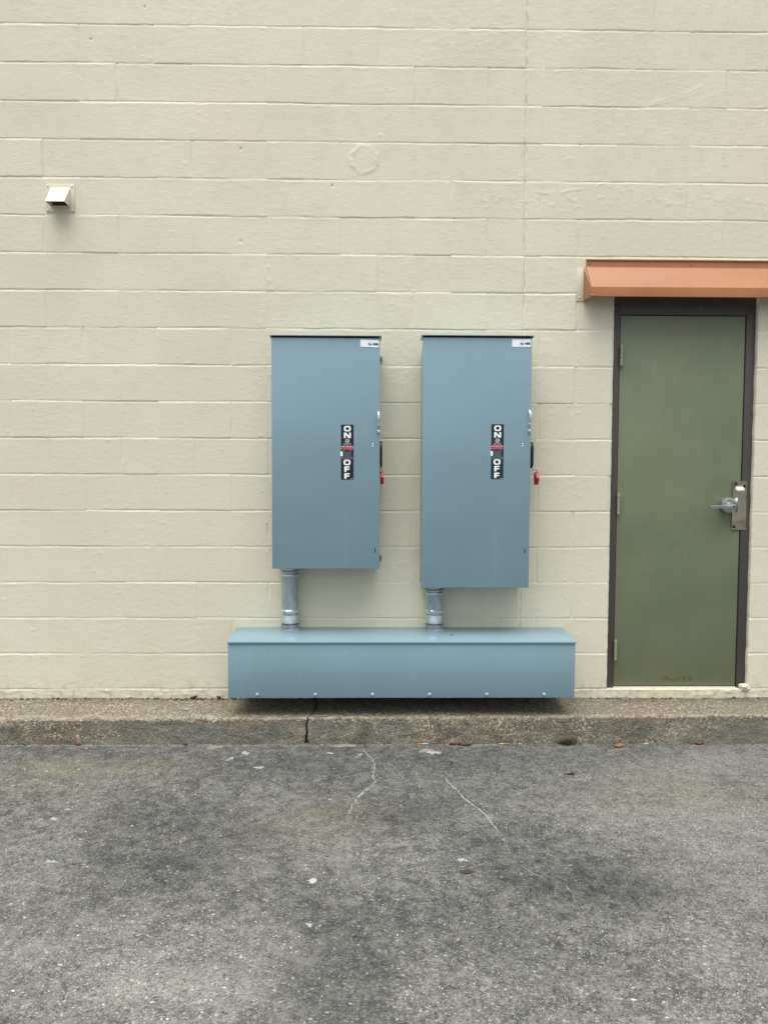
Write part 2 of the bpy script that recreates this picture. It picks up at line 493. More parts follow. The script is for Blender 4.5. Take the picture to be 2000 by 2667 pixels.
def build_wall():
    ex = []
    vx = sorted(set(vjoints(0) + vjoints(1) + [XC]))
    for x in vx: ex += list(x + np.array([-.012, -.009, -.0065, -.004, -.0015, .0015, .004, .0065, .009, .012]))
    ex += [OX0, OX1, OX0 - .003, OX1 + .003]
    ez = []
    for k in range(0, 20): ez += list(k * C + np.array([-.013, -.0105, -.008, -.0055, -.003, -.0005, .002, .0045, .007, .0095, .012]))
    ez += [OZ0, OZ1]
    X = axis(-2.9, 3.25, .0065, ex, np.concatenate([np.arange(-12, -2.9, .15), np.arange(3.3, 12, .15)]))
    Z = axis(-.10, 3.98, .0068, ez, np.concatenate([[-.4, -.25], np.arange(4.0, 6.6, .12)]))
    # snap the columns nearest to the opening exactly
    for t in (OX0, OX1): X[np.argmin(abs(X - t))] = t
    for t in (OZ0, OZ1): Z[np.argmin(abs(Z - t))] = t
    gx, gz = np.meshgrid(X, Z)
    row = np.floor(gz / C).astype(int)
    D = np.zeros_like(gx)                          # depth into the wall
    # block faces: each a little in or out, and a little tilted
    for r in range(-1, 33):
        m = row == r
        if not m.any(): continue
        js = np.array(vjoints(r) + [XC]); js.sort()
        bi = np.searchsorted(js, gx[m])
        rr = np.random.default_rng(1000 + r)
        off = rr.normal(0, .0006, 60); tz = rr.normal(0, .0016, 60); tx = rr.normal(0, .0016, 60)
        cz = (r + .5) * C
        jm = np.concatenate([[js[0] - .2], js, [js[-1] + .2]])
        cxm = (jm[bi] + jm[np.minimum(bi + 1, len(jm) - 1)]) / 2
        D[m] += off[bi] + (gz[m] - cz) * tz[bi] + np.clip(gx[m] - cxm, -.2, .2) * tx[bi]
    # brushed paint skin and block texture
    amp = .6 + .5 * fbm(gx * 2.2, gz * 2.2, 31, 2)
    D += amp * .0006 * fbm(gx / .034, gz / .011, 5, 3)
    D += amp * .0003 * fbm(gx / .012, gz / .009, 9, 2)
    D += .0011 * fbm(gx / .45, gz / .3, 14, 2)
    # bed joints
    for k in range(0, 32):
        zc = k * C + .0022 * vnoise(X / .16, X * 0 + k * 3.3, 40) + .0011 * vnoise(X / .028, X * 0 + k * 5.1, 41)
        dep = .0019 * np.clip(.85 + .75 * vnoise(X / .33, X * 0 + k * 2.7, 42) + .35 * vnoise(X / .05, X * 0 + k * 1.7, 43), .12, 1.4)
        w = .0050 + .0013 * vnoise(X / .09, X * 0 + k * 4.1, 44)
        sel = np.where(abs(Z - k * C) < .03)[0]
        if not len(sel): continue
        t = abs(Z[sel][:, None] - zc[None, :])
        D[sel, :] += dep[None, :] * (1 - sstep(w[None, :] * .35, w[None, :] * 1.45, t))
        # smeared lip of mortar/paint under the joint
        lip = .0009 * np.clip(vnoise(X / .035, X * 0 + k * 6.3, 45), 0, 1)
        D[sel, :] -= lip[None, :] * np.exp(-((Z[sel][:, None] - (zc - .013)[None, :]) / .006) ** 2)
    # head joints
    for r in range(-1, 32):
        sz = np.where((Z >= r * C) & (Z < (r + 1) * C))[0]
        if not len(sz): continue
        rr = np.random.default_rng(77 + r)
        for x in vjoints(r):
            sx = np.where(abs(X - x) < .03)[0]
            if not len(sx): continue
            strong = .16 + .6 * rr.random() ** 2
            if x > .9 and r < 11: strong = .75 + .5 * rr.random()
            if -.8 < x < -.5 and r < 10: strong = max(strong, .6)
            zz = Z[sz]
            xc = x + .002 * vnoise(zz / .05, zz * 0 + x * 9, 50)
            dep = .0030 * strong * np.clip(.7 + .8 * vnoise(zz / .07, zz * 0 + x * 7, 51), .1, 1.3)
            w = .0055 if x < .9 else .0068
            t = abs(X[sx][None, :] - xc[:, None])
            D[np.ix_(sz, sx)] += dep[:, None] * (1 - sstep(w * .35, w * 1.45, t))
    # control joint, caulked and painted over
    sx = np.where(abs(X - XC) < .04)[0]
    xc = XC + .006 * vnoise(Z / .6, Z * 0, 60) + .003 * vnoise(Z / .02, Z * 0, 61)
    t = abs(X[sx][None, :] - xc[:, None])
    dep = .0048 * np.clip(.8 + .6 * vnoise(Z / .04, Z * 0, 62), .1, 1.4)
    D[:, sx] += dep[:, None] * (1 - sstep(.0018, .0065, t))
    D[:, sx] -= (.0009 * np.clip(vnoise(Z / .02, Z * 0 + 3, 63), 0, 1))[:, None] * np.exp(-((t - .010) / .004) ** 2)
    # drips, crumbs and trowel lumps under the paint
    def lump(x, z, rx, rz, h):
        ix = np.where(abs(X - x) < 3 * rx)[0]; iz = np.where(abs(Z - z) < 3 * rz)[0]
        if len(ix) and len(iz):
            D[np.ix_(iz, ix)] -= h * np.exp(-((X[ix][None, :] - x) / rx) ** 2 - ((Z[iz][:, None] - z) / rz) ** 2)
    rr = np.random.default_rng(5)
    for i in range(620):
        s = rr.random()
        lump(rr.uniform(-2.8, 3), rr.uniform(0, 3.9), .004 + .008 * s * rr.random(), .003 + .004 * s, (.0005 + .0016 * s * s))
    for i in range(110):      # rough band of mortar smears right of the patch
        x = rr.uniform(.5, 2.9); zc = 13.55 * C + .03 * math.sin(x * 5)
        lump(x, rr.normal(zc, .035), .004 + .008 * rr.random(), .003 + .004 * rr.random(), rr.uniform(.0006, .0020))
    for i in range(150):      # crumbs along the cabinets, the control joint and the door
        x = rr.choice([rr.normal(-.6, .03), rr.normal(XC + .05, .05), rr.normal(1.1, .08), rr.normal(.15, .1)])
        lump(x, rr.uniform(.1, 2.4), .004 + .006 * rr.random(), .004 + .007 * rr.random(), rr.uniform(.0006, .0022))
    for i in range(200):      # lumpy footing strip at the bottom
        lump(rr.uniform(-2.8, 3), rr.uniform(-.06, -.005), .008 + .02 * rr.random(), .004 + .006 * rr.random(), rr.uniform(.0005, .003))
    band = np.exp(-((gz - (13.5 * C + .02 * np.sin(gx * 4))) / .055) ** 2) * sstep(.45, .8, gx)
    rg = 1 - np.abs(fbm(gx / .055 + .6 * gz / .02, gz / .026, 91, 3)) * 2.2
    D -= .0030 * band * np.clip(rg - .62, 0, 1) * np.clip(.5 + vnoise(gx / .11, gz / .05, 95), 0, 1.2)
    for xa, za, ra in ((-.6, .95, .05), (.17, 1.9, .10), (1.12, 1.2, .06), (-.95, .30, .10), (XC, 2.75, .05)):
        bb = np.exp(-((gx - xa) / ra) ** 2 - ((gz - za) / .3) ** 2)
        rg2 = 1 - np.abs(fbm(gx / .03, gz / .05 + .4 * gx / .03, 97, 3)) * 2.2
        D -= .0022 * bb * np.clip(rg2 - .62, 0, 1)
    # raised ridges left by a trowel
    def ridge(x0, z0, x1, z1, h, w=.003, bow=.0):
        for s in np.linspace(0, 1, int(math.hypot(x1 - x0, z1 - z0) / .004)):
            lump(x0 + (x1 - x0) * s, z0 + (z1 - z0) * s + bow * math.sin(s * 3.14), w * 1.6, w, h * (.25 + .2 * math.sin(s * 9)))
    for d in (0, .012, .026, .034): ridge(1.53, 3.26 + d * .5, 1.82, 3.34 + d, .0012, .0035, -.008)
    for d in range(8): ridge(-.05 + .01 * random.random(), 3.315 + d * .008, .06 + .02 * random.random(), 3.312 + d * .008, .0006, .003)
    for d in (0, .02, .045): ridge(1.2, 3.17 + d, 1.33, 3.23 + d, .001, .003)
    ridge(.9, 2.79, 1.1, 2.80, .0018, .004, -.012); ridge(1.1, 2.80, 1.3, 2.85, .0014, .004, -.01)
    ridge(-1.05, .52, -.9, .5, .001, .003)
    ridge(-1.2, .10, -.98, .065, .0012, .003); ridge(-1.2, .085, -1.0, .05, .001, .003)
    # plastered-over round hole
    px, pz = -.045, 2.955
    rad = np.hypot(gx - px, (gz - pz)); ang = np.arctan2(gz - pz, gx - px)
    rim = .076 + .013 * fbm(ang * 2.2 + 20, ang * 0, 70, 3)
    m = rad < .14
    bumpy = fbm(gx / .014, gz / .012, 71, 3)
    D[m] -= ((.0016 * (1 - sstep(.07, .09, rad)) * (1 + .5 * bumpy)) + .0024 * np.exp(-((rad - rim) / .008) ** 2) * np.clip(.5 + .9 * bumpy, 0, 1.3))[m]
    # small drilled holes
    for x, z in ((-.722, 3.0075), (-.725, 2.508), (-.2225, 2.812), (-1.236, 3.7525), (-1.53, 3.58)):
        lump(x, z, .0042, .0042, -.012)
    # chipped edge of the opening
    dx = np.zeros_like(gx)
    jag = .0012 * fbm(gz / .05, gz * 0 + 1, 80, 3) + .0012 * np.clip(vnoise(gz / .022, gz * 0, 81) - .2, 0, 1)
    for side, sx0 in ((-1, OX0), (1, OX1)):
        inz = (gz > -.01) & (gz < OZ1 + .01)
        fall = np.exp(-(np.abs(gx - sx0) / .012) ** 2) * inz
        dx += fall * jag * (1 if side < 0 else 1.3)
        D += fall * (.0025 + .0015 * fbm(gz / .03, gz * 0 + side, 83, 2)) * (abs(gx - sx0) < .006)
    P = np.stack([gx + dx, D, gz], -1)
    cx = (X[:-1] + X[1:]) / 2; cz = (Z[:-1] + Z[1:]) / 2
    inside = ((cx[None, :] > OX0) & (cx[None, :] < OX1) & (cz[:, None] > OZ0) & (cz[:, None] < OZ1))
    wall = grid_object('block_wall', P, ~inside, [M_WALL])
    # reveals of the opening, joined into the wall mesh
    bm = BM(); bm.from_mesh(wall.data)
    i0, i1 = int(np.argmin(abs(X - OX0))), int(np.argmin(abs(X - OX1)))
    k0, k1 = int(np.argmin(abs(Z - OZ0))), int(np.argmin(abs(Z - OZ1)))
    bm.verts.ensure_lookup_table()
    nu = len(X)
    VS = list(bm.verts)
    def strip(ids, taper):
        prev = None
        for n, i in enumerate(ids):
            v = VS[i]
            off = taper(v.co)
            a = bm.verts.new((v.co.x + off[0] * .6, v.co.y + .012, v.co.z + off[1] * .6))
            b = bm.verts.new((v.co.x + off[0], v.co.y + .022, v.co.z + off[1]))
            c = bm.verts.new((v.co.x + off[0], .14, v.co.z + off[1]))
            if prev:
                u, p, q, r_ = prev
                for f in ((u, v, a, p), (p, a, b, q), (q, b, c, r_)):
                    try: bm.faces.new(f).smooth = True
                    except ValueError: pass
            prev = (v, a, b, c)
    rj = lambda z: .0012 * math.sin(z * 31) * math.sin(z * 7.7)
    strip([k * nu + i0 for k in range(k0, k1 + 1)], lambda c: (-.001, 0))
    strip([k * nu + i1 for k in range(k0, k1 + 1)], lambda c: (-.0035 + rj(c.z), 0))
    strip([k0 * nu + i for i in range(i0, i1 + 1)], lambda c: (0, .001))
    bm.verts.ensure_lookup_table()
    bmesh.ops.recalc_face_normals(bm, faces=bm.faces[:])
    loose = [v for v in bm.verts if not v.link_faces]
    bmesh.ops.delete(bm, geom=loose, context='VERTS')
    bm.to_mesh(wall.data); bm.free()
    tag(wall, 'cream painted concrete block wall filling the background behind cabinets and door', 'wall')
    return wall
wall = build_wall()

# ------------------------------------------------------------------ ground
def kerb_front(x): return -.316 + .0125 * x            # y of the kerb face
def ground_z0(x, y):
    xc = np.clip(x, -2.6, 2.8)
    return -.209 - .0047 * xc
def ground_h(x, y):
    return (ground_z0(x, y) + .0016 * fbm(x / .35, y / .35, 120, 3) + .0008 * fbm(x / .03, y / .03, 124, 3)
            + .0005 * vnoise(x / .009, y / .009, 127))

def build_ground():
    X = axis(-2.7, 2.9, .008, (), np.concatenate([np.arange(-60, -2.7, 2.0), np.arange(-2.7 - 1.2, -2.7, .15), np.arange(3.0, 4.2, .15), np.arange(4.4, 60, 2.0)]))
    Y = axis(-2.75, -.24, .007, (), np.concatenate([[-.1, .3, 2.0], np.arange(-4.2, -2.75, .12), np.arange(-60, -4.3, 2.0)]))
    gx, gy = np.meshgrid(X, Y)
    H = ground_h(gx, gy)
    def blobs(lst, seed, warp=.16):
        wx = gx + warp * fbm(gx / .5, gy / .5, seed, 3); wy = gy + warp * fbm(gx / .5 + 9, gy / .5, seed + 1, 3)
        a = np.zeros_like(gx)
        for x, y, rx, ry, s in lst:
            a = np.maximum(a, s * np.exp(-((wx - x) / rx) ** 2 - ((wy - y) / ry) ** 2))
        return np.clip(a, 0, 1)
    tex = .62 + .6 * fbm(gx / .22, gy / .16, 140, 4)
    stain = blobs([(-.68, -1.28, .34, .28, .9), (-.82, -1.52, .3, .3, .85), (-.93, -1.74, .24, .16, .6), (-.9, -1.15, .26, .18, .55),
                   (.75, -1.66, .34, .22, 1.), (.98, -1.74, .26, .18, .9), (.62, -1.45, .3, .2, .75), (.12, -1.06, .4, .16, .7),
                   (-.1, -2.2, .16, .36, .75), (-.22, -1.92, .14, .3, .6), (.3, -1.9, .45, .2, .55), (.54, -2.08, .28, .16, .65),
                   (-.5, -.6, .7, .2, .55), (.5, -.5, .7, .18, .5), (.2, -.42, 1.1, .1, .4), (-1.5, -.45, .6, .09, .35), (-1.0, -2.5, .3, .1, .3)], 150) * np.clip(tex + .22, .45, 1.15)
    pale = blobs([(-.9, -2.05, .34, .24, .7), (-.55, -2.2, .42, .2, .9), (-.3, -2.3, .2, .2, .6), (-1.2, -1.65, .35, .3, .55), (1.35, -1.2, .5, .34, .6),
                  (1.3, -1.68, .4, .34, .75), (.95, -2.15, .36, .24, .65), (.42, -2.26, .34, .16, .6), (1.7, -.7, .6, .25, .5), (-.0, -1.5, .3, .2, .35), (1.0, -2.5, .5, .2, .5)], 160) * np.clip(tex, .3, 1.2)
    edge = np.clip(1 - np.abs(gy - kerb_front(gx) + .008) / .022, 0, 1) * np.clip(.75 - .35 * gx + .3 * vnoise(gx / .1, gx * 0, 170), 0, 1)
    pale = np.clip(pale + .8 * edge, 0, 1)
    warm = blobs([(-1.35, -.66, .42, .13, 1.), (-1.05, -.62, .3, .1, .8), (-.22, -1.2, .26, .17, .9), (1.35, -.92, .5, .2, .55), (1.6, -.98, .4, .2, .5), (-1.6, -.9, .4, .12, .4)], 180, .1) * np.clip(tex + .2, .4, 1.1)
    P = np.stack([gx, gy, H], -1)
    keep = np.ones((len(Y) - 1, len(X) - 1), bool)
    g = grid_object('ground', P, keep, [M_GROUND, M_CRACK, M_SPLAT, M_PALEST], None, {'stain': stain, 'pale': pale, 'warm': warm})
    # hairline cracks and paint splats lie in the same surface
    bm = BM(); bm.from_mesh(g.data)
    def gz(x, y): return float(ground_h(np.array([x]), np.array([y]))[0])
    def crack(pts, w, mi=1, wob=.006):
        P = []
        for (a, b) in zip(pts, pts[1:]):
            n = max(2, int(math.hypot(b[0] - a[0], b[1] - a[1]) / .007))
            for i in range(n):
                s = i / n; P.append((a[0] + (b[0] - a[0]) * s, a[1] + (b[1] - a[1]) * s))
        P.append(pts[-1])
        prev = None; L = len(P)
        for i, (x, y) in enumerate(P):
            x += wob * float(vnoise(np.array([i * .31]), np.array([w * 999.]), 190)[0]); y += wob * float(vnoise(np.array([i * .31 + 50]), np.array([w * 999.]), 191)[0])
            f = min(1, i / 6, (L - 1 - i) / 6)
            ww = .85 * w * f * max(.12, .65 + .8 * float(vnoise(np.array([i * .45]), np.array([w * 777.]), 192)[0]))
            a, b = P[max(0, i - 1)], P[min(L - 1, i + 1)]
            dx, dy = b[0] - a[0], b[1] - a[1]; d = math.hypot(dx, dy) or 1
            nx, ny = -dy / d, dx / d
            z = gz(x, y) + .0016
            v = (bm.verts.new((x + nx * ww, y + ny * ww, z)), bm.verts.new((x - nx * ww, y - ny * ww, z)))
            if prev:
                f_ = bm.faces.new((prev[0], prev[1], v[1], v[0])); f_.material_index = mi; f_.smooth = True
            prev = v
    A = [(-.055, -.364), (-.025, -.445), (.008, -.533), (.02, -.597), (.015, -.69), (.008, -.749), (.021, -.815), (-.021, -.915), (-.05, -.976), (-.064, -1.018), (-.08, -1.075), (-.089, -1.139), (-.098, -1.184)]
    crack(A, .0034); crack(A[6:11], .0030, 1, .012)
    crack([(-.098, -1.184), (-.085, -1.258)], .0024); crack([(.021, -.815), (.06, -.80), (.1, -.805)], .0014)
    Bc = [(.343, -.737), (.361, -.814), (.396, -.914), (.416, -.991), (.444, -1.05), (.469, -1.106), (.49, -1.175), (.498, -1.235), (.515, -1.292), (.512, -1.334)]
    crack(Bc, .0036); crack(Bc[2:9], .0024, 1, .012)
    crack([(.512, -1.334), (.532, -1.388), (.531, -1.446), (.533, -1.503)], .0018)
    crack([(.539, -1.563), (.564, -1.586), (.591, -1.632), (.614, -1.66), (.634, -1.676)], .0024); crack([(.679, -1.681), (.692, -1.719), (.699, -1.77), (.695, -1.84)], .0017)
    crack([(-1.703, -.851), (-1.692, -.795), (-1.668, -.757)], .0034); crack([(-1.094, -.928), (-1.051, -.902), (-1.002, -.866), (-.977, -.838)], .0024)
    crack([(-.997, -.665), (-1.022, -.715), (-1.036, -.773)], .0018); crack([(-.822, -1.37), (-.797, -1.329)], .0032)
    crack([(-1.323, -.858), (-1.323, -.955), (-1.319, -1.055), (-1.291, -1.195), (-1.277, -1.296)], .0015, 1, .02)
    def splat(x, y, rx, ry, mi=2, lift=.0018, n=22, seed=0):
        rr = random.Random(seed + int(x * 1000))
        ph = [rr.uniform(0, 6.28) for _ in range(3)]
        c = bm.verts.new((x, y, gz(x, y) + lift + .0012)); ring = []
        for i in range(n):
            a = 6.283 * i / n
            k = 1 + .28 * math.sin(2 * a + ph[0]) + .22 * math.sin(3 * a + ph[1]) + .16 * math.sin(5 * a + ph[2]) + rr.uniform(-.14, .14)
            xx, yy = x + rx * k * math.cos(a), y + ry * k * math.sin(a)
            ring.append(bm.verts.new((xx, yy, gz(xx, yy) + lift)))
        for i in range(n):
            f = bm.faces.new((c, ring[i], ring[(i + 1) % n])); f.material_index = mi; f.smooth = True
    splat(-.644, -.453, .018, .022); splat(-.701, -.527, .014, .013); splat(-.716, -.55, .008, .01); splat(-.545, -.646, .019, .017)
    splat(.284, -.409, .032, .026, 3); splat(.326, -.441, .022, .02); splat(.302, -.428, .012, .018); splat(.352, -.448, .013, .009)
    splat(-.138, -.345, .05, .03, 3); splat(-.10, -.337, .02, .012, 3); splat(-.815, -.372, .045, .022, 3); splat(-.21, -.45, .016, .012); splat(-.07, -.50, .014, .014, 3); splat(-.055, -.47, .01, .012)
    splat(.339, -1.534, .010, .014); splat(.356, -1.54, .012, .005); splat(-1.315, -1.198, .012, .014); splat(.971, -.788, .02, .012, 3)
    splat(-.195, -1.947, .010, .009); splat(-1.19, -1.546, .009, .008); splat(-1.172, -1.548, .009, .008); splat(.02, -1.5, .011, .011, 3)
    rr = random.Random(3)
    for i in range(90):
        x, y = rr.uniform(-1.9, 2.1), -.36 - 2.0 * rr.random() ** 1.1
        splat(x, y, rr.uniform(.003, .008), rr.uniform(.003, .006), 3, .0012, 9, i)
    bm.to_mesh(g.data); bm.free()
    tag(g, 'worn grey concrete yard with dark stains and pale hairline cracks', 'ground', kind='structure')
build_ground()

# ------------------------------------------------------------------ kerb, two lengths with a broken joint between them
def build_kerb(x_lo, x_hi, end, label):
    """end: +1 if the right end is the broken one, -1 if the left end is"""
    fine_lo, fine_hi = max(x_lo, -2.7), min(x_hi, 2.9)
    U = axis(fine_lo, fine_hi, .0065, (), np.concatenate([np.arange(x_lo, fine_lo, .3), np.arange(fine_hi, x_hi + .01, .3)]))
    # profile: from inside the wall, over the top, round the arris, down the face
    prof = [(.03, -.058)]
    for s in np.arange(0, 1.001, .0235): prof.append((-s, None))
    top = np.linspace(0, 1, 44); nose = np.linspace(0, 1, 7)[1:]; face = np.linspace(0, 1, 24)[1:]
    rows = []
    for s in top: rows.append(('t', s))
    for s in nose: rows.append(('n', s))
    for s in face: rows.append(('f', s))
    P = np.zeros((len(rows) + 1, len(U), 3))
    yf = kerb_front(U)
    gz = -.225 + 0 * U
    r = .011
    ztop = lambda y: -.054 + .032 * y
    for j, (k, s) in enumerate(rows):
        if k == 't': y = .03 + (yf + r - .03) * s; z = ztop(y)
        elif k == 'n':
            a = s * math.pi / 2; y = yf + r - r * math.sin(a); z = ztop(yf + r) - r + r * math.cos(a)
        else: y = yf + .0 * U - .004 * s; z0 = ztop(yf + r) - r; z = z0 + (gz - z0) * s
        P[j, :, 0] = U; P[j, :, 1] = y; P[j, :, 2] = z
    P[-1] = P[-2]; P[-1, :, 1] += .05
    V = np.arange(len(rows) + 1)[:, None] * .0075 + 0 * U[None, :]; UU = U[None, :] + 0 * V
    n = .0022 * fbm(UU / .011, V / .011, 200, 2) + .0028 * fbm(UU / .05, V / .04, 204, 3) + .0035 * fbm(UU / .4, V / .2, 208, 2)
    isnose = np.exp(-((np.arange(len(rows) + 1) - 47) / 3.2) ** 2)[:, None]
    chip = np.clip(fbm(UU / .045, V * 0 + 1, 212, 3) - .12, 0, 1) * isnose
    tw = sstep(0, 50, np.arange(len(rows) + 1))[:, None]
    P[:, :, 2] += n * (1 - tw * .75) - chip * .011
    P[:, :, 1] += -n * tw + chip * .011
    P[0, :, 2] -= .0
    # broken end: bend the last columns to the jagged crack line
    js = np.array([0, 20, 30, 38, 44, 50, 60, 68, 74]) * (len(rows) / 74.)
    cl = np.array([-.306, -.306, -.311, -.318, -.337, -.339, -.344, -.350, -.352])
    cline = np.interp(np.arange(len(rows) + 1), js, cl) + .004 * vnoise(np.arange(len(rows) + 1) * .45, np.zeros(len(rows) + 1), 220)
    gap = np.interp(np.arange(len(rows) + 1), [0, 30, 40, 46, 58, 66, 74], [.005, .007, .007, .005, .008, .012, .038])
    xe = cline - .0015 if end > 0 else cline + gap
    d = (U - U[-1]) if end > 0 else (U - U[0])
    fall = np.exp(-(d / .07) ** 2)
    tgt = (xe - (U[-1] if end > 0 else U[0]))[:, None] * fall[None, :]
    P[:, :, 0] += tgt
    # rounded, worn corner at the break, and a closing wall of faces going inwards
    rnd = np.exp(-(d / .012) ** 2)[None, :]
    P[:, :, 2] -= rnd * (1 - tw) * .004; P[:, :, 1] += rnd * tw * .006
    cap = P[:, -1:, :].copy() if end > 0 else P[:, :1, :].copy()
    capin = cap.copy(); capin[:, :, 1] = np.maximum(cap[:, :, 1] + .0, .02); capin[:, :, 2] = np.minimum(cap[:, :, 2], -.12)
    capin[:, :, 0] += (-.01 if end > 0 else .01)
    P = np.concatenate([P, capin], 1) if end > 0 else np.concatenate([capin, P], 1)
    keep = np.ones((P.shape[0] - 1, P.shape[1] - 1), bool)
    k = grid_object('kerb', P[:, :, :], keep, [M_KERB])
    me = k.data
    bm = BM(); bm.from_mesh(me); bmesh.ops.recalc_face_normals(bm, faces=bm.faces[:])
    # chips of pale blue-grey paint spilt on the top edge
    me.materials.append(M_SPL2)
    def drip(x, y, rx, ry, seed):
        rr = random.Random(seed); z = float(ztop(y)) + .0035
        c = bm.verts.new((x, y, z + .001)); ring = []
        ph = rr.uniform(0, 6)
        for i in range(16):
            a = 6.283 * i / 16; kk = 1 + .3 * math.sin(2 * a + ph) + rr.uniform(-.25, .25)
            ring.append(bm.verts.new((x + rx * kk * math.cos(a), y + ry * kk * math.sin(a), z)))
        for i in range(16):
            f = bm.faces.new((c, ring[i], ring[(i + 1) % 16])); f.material_index = 1; f.smooth = True
    for x, y, rx, ry, s in ((-.597, -.306, .026, .012, 1), (-.446, -.306, .020, .01, 2), (-.27, -.302, .032, .013, 3), (-.105, -.278, .016, .012, 4), (-.03, -.28, .02, .012, 5), (-1.0, -.196, .018, .01, 6), (-.62, -.19, .03, .008, 7), (-.9, -.24, .012, .012, 8)):
        if x_lo + .05 < x < x_hi - .05: drip(x, y, rx, ry, s)
    bm.to_mesh(me); bm.free()
    tag(k, label, 'kerb', kind='structure')
M_SPL2 = simple('spilt_pale_paint', '#858f95', .7, 0, .25, 160, .3, .4)
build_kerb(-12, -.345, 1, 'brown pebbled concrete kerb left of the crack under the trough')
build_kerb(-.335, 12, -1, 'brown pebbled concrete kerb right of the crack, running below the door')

# ------------------------------------------------------------------ disconnect switch cabinets
def sticker(parent, name, x, y, ztop, base):
    """black ON / OFF sticker: u right, v down from its top edge; 1 unit of k = one traced pixel"""
    k = .292 / 2040; bm = BM()
    W = .0333
    mats = [base, M_STWHT, M_STRED, M_STGRY, M_STPNK]
    X = lambda u: x + u * k
    Z = lambda v: ztop - v * k
    box(bm, X(-232), X(232), y - .0006, y + .002, Z(2040), Z(0), 0, 0)
    yl = y - .0010
    def rect(u0, u1, v0, v1, mi=1, yy=None): box(bm, X(u0), X(u1), yl if yy is None else yy, y, Z(v1), Z(v0), 0, mi)
    def ring(u0, u1, v0, v1, t, ro, mi=1, th=None, n=6):
        def rr(a0, a1, b0, b1, r):
            p = []
            for cx, cz, s in ((a1 - r, b0 + r, -90), (a1 - r, b1 - r, 0), (a0 + r, b1 - r, 90), (a0 + r, b0 + r, 180)):
                for i in range(n + 1):
                    a = R(s + 90 * i / n); p.append((cx + r * math.cos(a), cz + r * math.sin(a)))
            return p
        tv = th or t
        o = rr(u0, u1, v0, v1, ro); q = rr(u0 + t, u1 - t, v0 + tv, v1 - tv, max(ro * .45, ro - t))
        b = BM(); L = len(o)
        vo = [b.verts.new((X(u), yl, Z(v))) for u, v in o]; vi = [b.verts.new((X(u), yl, Z(v))) for u, v in q]
        for i in range(L): b.faces.new((vo[i], vo[(i + 1) % L], vi[(i + 1) % L], vi[i]))
        r = bmesh.ops.extrude_face_region(b, geom=b.faces[:])
        bmesh.ops.translate(b, vec=(0, .0006, 0), verts=[v for v in r['geom'] if isinstance(v, bmesh.types.BMVert)])
        merge(bm, b, mi)
    def gl(pts, mi=1): poly_extrude(bm, [(X(u), yl, Z(v)) for u, v in pts], (0, .0006, 0), 0, mi)
    ring(-128, 132, 45, 250, 68, 78, 1, 46)                                   # O
    gl([(-128, 497), (-128, 292), (-48, 292), (66, 420), (66, 292), (132, 292), (132, 497), (46, 497), (-62, 372), (-62, 497)])   # N
    # monogram roundel
    n = 28; b = BM()
    vo = [b.verts.new((X(2 + 78 * math.cos(6.283 * i / n)), yl, Z(603 + 78 * math.sin(6.283 * i / n)))) for i in range(n)]
    vi = [b.verts.new((X(2 + 66 * math.cos(6.283 * i / n)), yl, Z(603 + 66 * math.sin(6.283 * i / n)))) for i in range(n)]
    for i in range(n): b.faces.new((vo[i], vo[(i + 1) % n], vi[(i + 1) % n], vi[i]))
    merge(bm, b, 1)
    text_into(bm, 'GE', x, yl, Z(603), .0125, 1, 'CENTER', .0001, .95, .25)
    for a in range(4):
        an = R(45 + 90 * a); gl([(2 + 52 * math.cos(an + d) * m_, 603 + 52 * math.sin(an + d) * m_) for d, m_ in ((-.35, 1), (0, 1.16), (.35, 1), (0, .9))][::-1])
    text_into(bm, 'TH HEAVY DUTY', x, yl, Z(707), .0056, 1, 'CENTER', .0001, 1.0)
    text_into(bm, 'SAFETY SWITCH', x, yl, Z(755), .0056, 1, 'CENTER', .0001, 1.02)
    for u0, u1 in ((-205, -100), (-60, 50), (85, 150), (165, 190), (200, 215)): rect(u0, u1, 797, 813)
    rect(-246, 244, 822, 912, 4, y - .0008); rect(-236, 234, 838, 896, 2, y - .0011)
    text_into(bm, 'DANGER', x + .004, y - .0012, Z(867), .0082, 4, 'CENTER', .0001, 1.2)
    gl([(-150, 890), (-118, 890), (-134, 846)], 4)
    rect(-1, 5, 925, 985, 3)
    rr = random.Random(4)
    for v in (935, 960):
        rect(-165 + rr.randint(0, 10), -85, v, v + 15, 3); rect(65, 150 + rr.randint(0, 12), v, v + 15, 3)
    rect(-252, -168, 1000, 1172, 1, y - .0012)
    gl([(-222, 1020), (-205, 1015), (-200, 1075), (-188, 1082), (-205, 1150), (-212, 1090), (-226, 1084)], 0)
    for i, v in enumerate(range(1010, 1180, 27)):
        u = -120
        while u < 130:
            w = rr.randint(18, 60); rect(u, min(150, u + w), v, v + 12, 3); u += w + 10
    for v in (1200, 1222):
        u = -210
        while u < 200:
            w = rr.randint(18, 60); rect(u, min(215, u + w), v, v + 11, 3); u += w + 9
    rect(-240, 236, 1260, 1277, 3)
    ring(-140, 120, 1300, 1506, 68, 78, 1, 46)                                # O
    for v in (1550, 1802):                                                    # F F
        gl([(-110, v + 203), (-110, v), (88, v), (88, v + 46), (-30, v + 46), (-30, v + 82), (76, v + 82), (76, v + 130), (-30, v + 130), (-30, v + 203)])
    rect(112, 205, 2012, 2022)
    return obj(name, bm, mats, parent)

